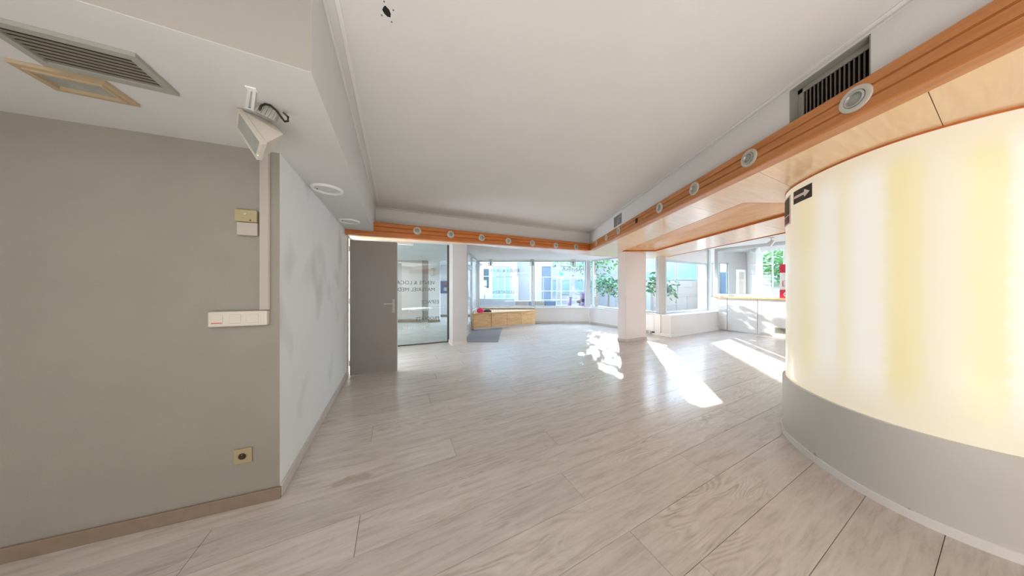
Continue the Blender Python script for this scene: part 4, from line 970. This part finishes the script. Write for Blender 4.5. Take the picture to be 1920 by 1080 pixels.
MB().prism(quad(q2, ev2, eu2, 0.12, 0.18), ZS - 0.006, ZS - 0.001).build('glass_cover', M['hatchglass'], hl)
for (px_, py_, lb) in ((614, 354, 'nearer round white ceiling light in the left soffit'), (655, 414, 'farther round white ceiling light in the left soffit, by the far beam')):
    P = at(px_, py_, ZS); s = empty('ceiling_downlight', P, lb, 'ceiling light', 'round ceiling lights in the left soffit')
    Mx = Matrix.Translation(P) @ Matrix.Rotation(math.pi, 4, 'X')
    MB().lathe([(0.118, 0.0), (0.116, 0.012), (0.108, 0.018), (0.094, 0.014), (0.094, 0.001)], 40, Mx).build('ring', M['white_gloss'], s, smooth=True)
    MB().lathe([(0.0001, 0.008), (0.05, 0.007), (0.094, 0.003)], 36, Mx).build('diffuser', M['soffit'], s, smooth=True)
    MB().lathe([(0.004, 0.0), (0.004, 0.012)], 10, Mx @ Matrix.Translation((-0.075, 0.02, 0))).build('screw', M['dark'], s)

# ------------------------------------------------------------------ floodlight on its bracket
fl = empty('floodlight', at(472, 166, ZS), 'white floodlight hanging on a bracket from the left soffit', 'floodlight')
P1, P4, P2_, P3_ = atY(443, 202, 1.15), atY(490, 269, 1.03), atY(440, 236, 1.22), atY(481, 300, 1.10)
B1, B2, B3 = atY(510, 228, 1.23), atY(532, 251, 1.14), atY(515, 284, 1.18); B4 = B1 + B3 - B2
fs6 = [(0, 1, 2, 3), (7, 6, 5, 4), (0, 4, 5, 1), (1, 5, 6, 2), (2, 6, 7, 3), (3, 7, 4, 0)]
cF = (P1 + P2_ + P3_ + P4) / 4
inn = lambda p, a: p + (cF - p) * a
bdir = ((B1 + B2 + B3 + B4) / 4 - cF).normalized()
MB().add([inn(P1, .07) + bdir * .018, inn(P4, .07) + bdir * .018, inn(P3_, .07) + bdir * .018, inn(P2_, .07) + bdir * .018, B1, B2, B3, B4], fs6).build('housing', M['cream'], fl, bevel=0.006)
f = MB(); rim = [P1, P4, P3_, P2_]
vs = [p for p in rim] + [inn(p, .14) for p in rim] + [p + bdir * .02 for p in rim] + [inn(p, .14) + bdir * .02 for p in rim]
fs = []
for i in range(4):
    j = (i + 1) % 4; fs += [(i, j, 4 + j, 4 + i), (8 + i, 12 + i, 12 + j, 8 + j), (i, 8 + i, 8 + j, j), (4 + i, 4 + j, 12 + j, 12 + i)]
f.add(vs, fs).build('front_frame', M['cream'], fl, bevel=0.002)
vs = [inn(p, .12) + bdir * .006 for p in rim]; vs += [p + bdir * .003 for p in vs]
MB().add(vs, fs6[:0] + [(0, 1, 2, 3), (7, 6, 5, 4), (0, 4, 5, 1), (1, 5, 6, 2), (2, 6, 7, 3), (3, 7, 4, 0)]).build('glass_cover', M['hatchglass'], fl)
top = at(472, 166, ZS)
f = MB(); f.box((top.x, top.y, ZS - 0.003), (0.036, 0.022, 0.006), rz=AV)
e1_ = atY(462, 203, 1.17); e2_ = atY(473, 206, 1.15)
f.bar(top + Vector((-0.010, 0, -0.004)), e1_, 0.010, 0.005); f.bar(top + Vector((0.012, 0, -0.004)), e2_, 0.010, 0.005); f.bar(e1_, e2_, 0.012, 0.006)
f.build('bracket', M['white_gloss'], fl)
c = atY(502, 212, 1.16)
jr = Matrix.Rotation(AV, 3, 'Z') @ Matrix.Rotation(0.35, 3, 'Y')
MB().box(c, (0.075, 0.03, 0.05), rot=jr).build('junction_box', M['vent_frame'], fl, bevel=0.003)
for i in range(5): MB().box(c + jr @ Vector((-0.028 + i * 0.014, -0.017, 0)), (0.005, 0.005, 0.046), rot=jr).build('rib', M['vent_frame'], fl)
cb = [atY(487, 208, 1.135), atY(489, 199, 1.13), atY(497, 195, 1.125), atY(508, 198, 1.12), atY(518, 207, 1.115), atY(526, 218, 1.11), atY(534, 228, 1.11), atY(540, 227, 1.105), atY(540, 219, 1.10), at(532, 212, ZS)]
MB().tube([p for p in cb], 0.0045, 8).build('cable', M['black'], fl, smooth=True)
clp = atY(489, 296, 1.12); MB().tube([P3_ + (P4 - P3_) * .3, clp], 0.003, 8).build('clip', M['steel'], fl)

# ------------------------------------------------------------------ trunking, boxes, switches, socket on the grey wall
gw = (P_C - P_G).normalized(); gwn = Vector((gw.y, -gw.x))          # gwn points into the room
ang = math.atan2(gw.y, gw.x)
def gpt(px_, py_=None):
    r_ = (px_ - 960) / FL; s_ = (P_G.x - r_ * P_G.y) / (r_ * gw.y - gw.x); P = P_G + gw * s_
    return P, (H + (540 - py_) / FL * P.y if py_ is not None else None)
def on_wall(pl, pr, z0, z1, t, name, m_, parent=None, bev=0.002, off_=0.0):
    return MB().wall(Vector(pl) + gwn * off_, Vector(pr) + gwn * off_, z0, z1, -t).build(name, m_, parent, bevel=bev)
a, _ = gpt(489); b_, _ = gpt(508)
trk = empty('cable_trunking', D3(a, 1.21), 'vertical cable trunking on the grey wall from soffit to switch panel', 'trunking')
on_wall(a, b_, 1.212, ZS - 0.001, 0.016, 'channel', M['trunk'], trk)
on_wall(a + gw * 0.003, b_ - gw * 0.003, 1.212, ZS - 0.001, 0.005, 'lid', M['trunk'], trk, off_=0.016)
a, _ = gpt(398); b_, _ = gpt(507)
sw = empty('switch_panel', D3(a, 1.11), 'white horizontal panel with three rocker switches on the grey wall', 'switch')
on_wall(a, b_, 1.118, 1.209, 0.038, 'casing', M['cream'], sw, bev=0.008)
for i, (p0_, p1_) in enumerate(((406, 427), (439, 460), (470, 492))):
    q0_, _ = gpt(p0_); q1_, _ = gpt(p1_)
    o = on_wall(q0_, q1_, 1.137, 1.19, 0.004, 'rocker', M['cream'], sw, off_=0.038)
    if i == 0: on_wall(q0_ + gw * 0.002, q1_ - gw * 0.002, 1.140, 1.144, 0.0015, 'red_line', M['red'], o, bev=0, off_=0.042)
a, za = gpt(446, 394); b_, _ = gpt(486.5)
jb = empty('wall_junction_box', D3(a, 1.75), 'yellowed junction box joined to the cable trunking', 'junction box')
on_wall(a, b_, 1.757, 1.83, 0.028, 'box', M['beige'], jb, bev=0.002)
sc_, _ = gpt(466); MB().tube([D3(sc_ + gwn * 0.027, 1.803), D3(sc_ + gwn * 0.033, 1.803)], 0.006).build('screw', M['steel'], jb, smooth=True)
sc_, _ = gpt(475); MB().tube([D3(sc_ + gwn * 0.027, 1.767), D3(sc_ + gwn * 0.0295, 1.767)], 0.004).build('cable_hole', M['black'], jb)
a, _ = gpt(449); b_, _ = gpt(487)
jb2 = on_wall(a, b_, 1.674, 1.7535, 0.026, 'blank_box', M['trunk'], None, bev=0.003); tag(jb2, 'plain grey box directly under the yellowed junction box', 'junction box')
a, _ = gpt(440); b_, _ = gpt(474)
so_ = empty('wall_socket', D3(a, 0.28), 'single yellowed wall socket low on the grey wall', 'socket')
on_wall(a, b_, 0.268, 0.358, 0.012, 'plate', M['beige'], so_, bev=0.003)
c_, _ = gpt(457); Mx = Matrix.Translation(D3(c_ + gwn * 0.012, 0.313)) @ Vector((gwn.x, gwn.y, 0)).to_track_quat('Z', 'Y').to_matrix().to_4x4()
MB().lathe([(0.024, 0.0), (0.024, 0.003), (0.020, 0.003), (0.020, 0.001)], 24, Mx).build('rim', M['beige'], so_, smooth=True)
MB().lathe([(0.0001, 0.0012), (0.0195, 0.0012)], 24, Mx).build('well', mat('socket_well', S(92, 82, 58), 0.6), so_)
for s_ in (-0.009, 0.009): MB().lathe([(0.003, 0.001), (0.003, 0.002)], 10, Mx @ Matrix.Translation((s_, 0, 0))).build('pin_hole', M['black'], so_)
MB().lathe([(0.0025, 0.001), (0.0025, 0.006)], 10, Mx @ Matrix.Translation((0, 0.011, 0))).build('earth_pin', M['steel'], so_)

# ceiling opening with screws
P = at(724, 23, ZC)
s = empty('ceiling_fixing', P, 'ragged dark cable hole with four screw holes in the main ceiling', 'ceiling hole')
pts = [(0.010, -0.030), (0.021, -0.012), (0.020, 0.006), (0.010, 0.022), (-0.004, 0.018), (-0.012, 0.004), (-0.013, -0.012), (-0.002, -0.022)]
MB().prism([(P.x + x_, P.y + y_) for x_, y_ in pts], ZC - 0.0012, ZC - 0.0002).build('cable_hole', M['black'], s)
MB().prism([(P.x + x_ * 2.6 + 0.004, P.y + y_ * 2.4) for x_, y_ in pts], ZC - 0.0008, ZC - 0.0001).build('filler_patch', M['ceil'], s)
for x_, y_ in ((-0.028, 0.012), (0.006, 0.042), (0.040, -0.010), (0.014, -0.045)):
    MB().lathe([(0.004, 0), (0.004, 0.0015)], 10, Matrix.Translation((P.x + x_, P.y + y_, ZC - 0.0015))).build('screw_hole', M['slat_r'], s)

# ------------------------------------------------------------------ outdoors
g = MB().prism([(-30, 9.5), (3.3, 9.5), (4.5, 7.3), (6.6, 8.4), (7.3, 9.9), (9.7, 9.9), (12, 2.4), (45, 2.4), (45, 60), (-30, 60)], -0.35, -0.15).build('ground_outside', M['gravel']); struct(g, 'pale paved ground outside the windows', 'ground')
def bld(name, boxes, label, windows=(), m_=None, wm=None):
    b_ = empty(name, (boxes[0][0], boxes[0][2], -0.15), label, 'building')
    f = MB()
    for (x0, x1, y0, y1, z1) in boxes: f.box(((x0 + x1) / 2, (y0 + y1) / 2, (z1 - 0.15) / 2), (x1 - x0, y1 - y0, z1 + 0.15))
    f.build('walls', m_ or M['ext_white'], b_)
    for (x0, x1, y, z0, z1) in windows:
        fr = MB(); t_ = 0.05
        fr.box(((x0 + x1) / 2, y - 0.03, z0), (x1 - x0, 0.08, t_)); fr.box(((x0 + x1) / 2, y - 0.03, z1), (x1 - x0, 0.08, t_)); fr.box((x0, y - 0.03, (z0 + z1) / 2), (t_, 0.08, z1 - z0)); fr.box((x1, y - 0.03, (z0 + z1) / 2), (t_, 0.08, z1 - z0))
        wf = fr.build('window_frame', M['ext_white'], b_)
        MB().box(((x0 + x1) / 2, y - 0.01, (z0 + z1) / 2), (x1 - x0 - t_, 0.02, z1 - z0 - t_)).build('pane', wm or M['teal'], wf)
    return b_
bld('glass_fronted_building', [(-9, 0.35, 16.6, 22, 12.0)], 'pale building with turquoise glass front seen through the left far window',
    [(-1.35, -0.95, 16.6, 0.6, 2.85), (-0.92, -0.52, 16.6, 0.6, 2.85), (-0.49, -0.10, 16.6, 0.6, 2.85), (-1.35, -0.1, 16.6, 3.2, 5.0), (-8.2, -6.2, 16.6, 8.0, 10.2)])
bld('white_gabled_building', [(0.35, 2.7, 18.0, 24, 8.0)], 'white building beyond the post between the far windows',
    [(0.9, 1.7, 18.0, 4.0, 5.4)])
bld('sun_block_building', [(2.9, 8.55, 22.5, 23.4, 9.8)], 'pale building added far behind the street tree and scooter to block sun',  # building added to keep sun off the floor by the entrance
    [(3.3 + i * 1.3, 4.1 + i * 1.3, 22.5, z_, z_ + 1.3) for i in range(4) for z_ in (0.8, 3.4, 6.0)])
bld('garage_building', [(1.2, 2.5, 14.9, 15.6, 4.2)], 'small pale building with blue-grey door seen through the right far window',
    [(1.8, 2.42, 14.9, 0.35, 2.7)], M['ext_white'], M['ext_blue'])
bld('curtain_wall_building', [(9.7, 10.62, 19.8, 20.3, 13.0), (7.7, 26, 15.5, 30, 4.2)], 'long building with turquoise glazing behind the planter window',  # first box: added tower that blocks sun to shape the floor patches
    [(7.85 + i * 1.35, 9.1 + i * 1.35, 15.5, 1.9, 4.05) for i in range(10)], M['ext_white'])
o = MB().prism([(7.4, 12.7), (15.2, 12.7), (15.2, 12.9), (7.4, 12.9)], -0.15, 1.68).build('retaining_wall', M['ext_tan']); tag(o, 'pale stone retaining wall outside the window above the window seat', 'wall')
o = MB().box((-0.75, 11.4, 0.35), (1.75, 0.25, 1.0)).build('planter_wall', M['ext_white'], bevel=0.01); tag(o, 'low white wall just outside the left far window', 'wall')
o = MB().box((-1.62, 14.0, 1.9), (0.55, 0.2, 1.1)).build('dark_hoarding', M['teal_dark'], bevel=0.01); tag(o, 'dark teal board at the left edge outside the left far window', 'board')
MB().box((-1.62, 14.05, 0.6), (0.08, 0.08, 1.5)).build('board_post', M['alu_dark'], o).matrix_parent_inverse = Matrix.Identity(4)
nb = empty('notice_board', (-1.40, 11.95, -0.15), 'two white notice boards one above the other on a post outside the left far window', 'board')
for (px_, py_, w_, h_) in ((906, 531, 0.34, 0.28), (907, 545.5, 0.26, 0.40)):
    MB().box(atY(px_, py_, 11.9), (w_, 0.03, h_)).build('board', M['ext_board'], nb, bevel=0.004)
c = atY(907, 525, 11.9); MB().box((c.x, 11.94, (c.z - 0.15) / 2), (0.04, 0.03, c.z + 0.15)).build('post', M['alu'], nb)
def railing(name, p, q, z0, rails, posts, label, m_):
    p = Vector(p); q = Vector(q); e_ = empty(name, D3(p, -0.15), label, 'railing')
    for z_ in rails: MB().tube([D3(p, z_), D3(q, z_)], 0.012, 8).build('rail', m_, e_)
    for i in range(posts): 
        a = p + (q - p) * (i / (posts - 1)); MB().tube([D3(a, z0), D3(a, max(rails))], 0.014, 8).build('post', m_, e_)
railing('railing', (-1.7, 12.4), (0.3, 12.4), -0.15, (1.0, 1.95), 4, 'white tubular railing outside the left far window', M['ext_board'])
railing('railing', (0.9, 12.2), (3.6, 12.2), -0.15, (0.75, 1.2, 1.9), 5, 'grey tubular railing outside the right far window', M['alu'])
railing('railing', (5.6, 9.6), (7.9, 10.9), -0.15, (0.45, 0.62, 0.98), 4, 'grey railing outside the window above the window seat', M['ext_grey'])
railing('railing', (4.3, 10.0), (5.1, 9.2), -0.15, (0.5, 0.8, 1.1), 3, 'pale railing outside the side window left of the column', M['ext_grey'])
# tan and grey stone blocks low outside
for i, (x0, x1, m_, lb) in enumerate(((0.15, 0.75, M['ext_tan'], 'tan stone block outside below the post of the far windows'), (0.78, 1.0, M['ext_blue'], 'blue-grey block between the tan blocks outside'), (1.05, 1.5, M['ext_tan'], 'tan block outside under the left part of the right far window'), (1.52, 2.0, M['ext_blue'], 'wider blue-grey block outside the right far window'))):
    o = MB().box(((x0 + x1) / 2, 11.2, 0.30), (x1 - x0, 0.3, 0.9)).build('stone_block', m_, bevel=0.01); tag(o, lb, 'stone block', 'low stone blocks outside the far windows')
o = MB().box((3.4, 12.0, 0.1), (2.8, 0.3, 0.5)).build('kerb_wall', M['ext_white'], bevel=0.01); tag(o, 'low white kerb wall outside the right far window', 'wall')
# small shop sign
c = atY(1052.5, 514, 13.6); o = MB().box(c, (0.2, 0.04, 0.16)).build('street_sign', mat('sign_turquoise', S(60, 190, 200), 0.5), bevel=0.003); tag(o, 'small turquoise sign on a post outside the right far window', 'sign')
MB().box((c.x, c.y + 0.04, (c.z - 0.15) / 2), (0.05, 0.03, c.z + 0.15)).build('post', M['alu'], o)
# scooter under a mauve cover
sc = atY(1081, 560, 11.6)
st = empty('parked_scooter', (sc.x, sc.y, -0.15), 'parked scooter with mauve body outside the right far window', 'scooter')
zg = -0.15
for a in (-0.42, 0.42):
    Mx = Matrix.Translation((sc.x + a, sc.y, 0.85 - 0.63 + 0.06)) @ Matrix.Rotation(math.pi / 2, 4, 'X')
    MB().lathe([(0.12, -0.05), (0.2, -0.05), (0.235, -0.02), (0.235, 0.02), (0.2, 0.05), (0.12, 0.05)], 22, Matrix.Translation((sc.x + a, sc.y, zg + 0.235)) @ Matrix.Rotation(math.pi / 2, 4, 'X')).build('wheel', M['tyre'], st, smooth=True)
MB().tube([(sc.x - 0.45, sc.y, 0.35), (sc.x - 0.2, sc.y, 0.25), (sc.x + 0.1, sc.y, 0.3), (sc.x + 0.3, sc.y, 0.55), (sc.x + 0.5, sc.y, 0.55)], [0.12, 0.10, 0.12, 0.2, 0.14], 12).build('body', M['purple'], st, smooth=True)
MB().tube([(sc.x - 0.42, sc.y, 0.1), (sc.x - 0.34, sc.y, 0.55), (sc.x - 0.28, sc.y, 0.88)], [0.05, 0.10, 0.05], 12).build('front_shield', M['purple'], st, smooth=True)
MB().tube([(sc.x - 0.28, sc.y - 0.3, 0.9), (sc.x - 0.28, sc.y + 0.3, 0.9)], 0.016, 8).build('handlebar', M['black'], st)
MB().tube([(sc.x + 0.02, sc.y, 0.68), (sc.x + 0.25, sc.y, 0.74), (sc.x + 0.5, sc.y, 0.72)], [0.07, 0.1, 0.08], 10).build('saddle', M['black'], st, smooth=True)
MB().box((sc.x + 0.42, sc.y, 0.98), (0.42, 0.4, 0.36)).build('top_box', M['purple'], st, bevel=0.08, seg=4)

# trees
def tree(name, base, trunk_h, crown_c, crown_r, nleaf, ls, label, lm, seed, branches=7):
    rnd = random.Random(seed); root = empty(name, base, label, 'tree')
    mb = MB(); bx, by, bz = base; cx, cy, cz = crown_c
    mb.tube([(bx, by, bz), (bx + 0.05, by, bz + trunk_h * 0.5), (cx, cy, cz - crown_r[2] * 0.3)], [0.06 * crown_r[0] + 0.02, 0.05 * crown_r[0] + 0.015, 0.03 * crown_r[0] + 0.01], 8)
    tips = []
    for i in range(branches):
        th = rnd.uniform(0, 6.28); ph = rnd.uniform(-0.5, 1.2); rr = rnd.uniform(0.5, 0.8)
        tip = Vector((cx + crown_r[0] * rr * math.cos(th) * math.cos(ph), cy + crown_r[1] * rr * math.sin(th) * math.cos(ph), cz + crown_r[2] * rr * math.sin(ph)))
        tips.append(tip); mb.tube([(cx, cy, cz - crown_r[2] * 0.5), (Vector((cx, cy, cz)) * 0.5 + tip * 0.5), tip], [0.025 * crown_r[0] + 0.006, 0.015 * crown_r[0] + 0.004, 0.004], 6)
    mb.build('trunk', M['bark'], root)
    lv = MB()
    for i in range(nleaf):
        t_ = rnd.choice(tips); p = t_ + Vector((rnd.gauss(0, crown_r[0] * 0.3), rnd.gauss(0, crown_r[1] * 0.3), rnd.gauss(0, crown_r[2] * 0.3)))
        a = Vector((rnd.gauss(0, 1), rnd.gauss(0, 1), rnd.gauss(0, 0.6) - 0.3)).normalized(); s_ = a.cross(Vector((rnd.gauss(0, 1), rnd.gauss(0, 1), rnd.gauss(0, 1)))).normalized()
        L_ = ls * rnd.uniform(0.7, 1.3); w_ = L_ * 0.22; up = a.cross(s_) * (L_ * 0.06)
        lv.add([p, p + a * L_ * 0.45 + s_ * w_ + up, p + a * L_, p + a * L_ * 0.45 - s_ * w_ + up], [(0, 1, 2, 3)])
    o = lv.build('foliage', lm, root); o['kind'] = 'stuff'
tree('street_tree', (4.6, 13.2, -0.15), 2.0, (4.4, 13.2, 4.1), (1.4, 1.2, 2.1), 3000, 0.22, 'tall green tree outside the right far window', M['leaf'], 4, 14)
tree('leafy_shrub', (5.22, 8.6, -0.15), 1.0, (5.2, 8.55, 1.42), (0.58, 0.28, 0.5), 210, 0.18, 'leafy green shrub outside the window above the window seat', M['leaf_b'], 9, 9)
tree('leafy_shrub', (4.35, 11.0, -0.15), 1.0, (4.4, 11.0, 1.35), (0.75, 0.6, 0.5), 420, 0.18, 'leafy shrub outside the side window left of the column', M['leaf_b'], 12, 8)
bld('sky_block_building', [(15.5, 16.5, -2, 15, 5.5)], 'pale building added beyond the garden tree to block bright sky')  # added to cover raw sky and tame its reflection in the panes
tree('garden_tree', (12.2, 9.6, -0.15), 1.6, (12.2, 9.6, 2.6), (1.6, 1.6, 1.6), 2200, 0.2, 'green tree outside the side room window', M['leaf'], 21, 12)
# striped cladding outside the side room back window
cl = empty('ribbed_shed', (9.0, 12.3, -0.15), 'white ribbed cladding with blue shutter outside the side room', 'building')
MB().box((11.1, 12.3, 1.7), (2.5, 0.1, 3.7)).build('wall', M['ext_board'], cl)
for i in range(10): MB().box((9.95 + i * 0.24, 12.23, 1.7), (0.10, 0.05, 3.6)).build('rib', M['ext_board'], cl)
sh = MB().box((10.9, 12.19, 1.2), (0.75, 0.04, 1.9)).build('shutter', M['ext_blue'], cl)
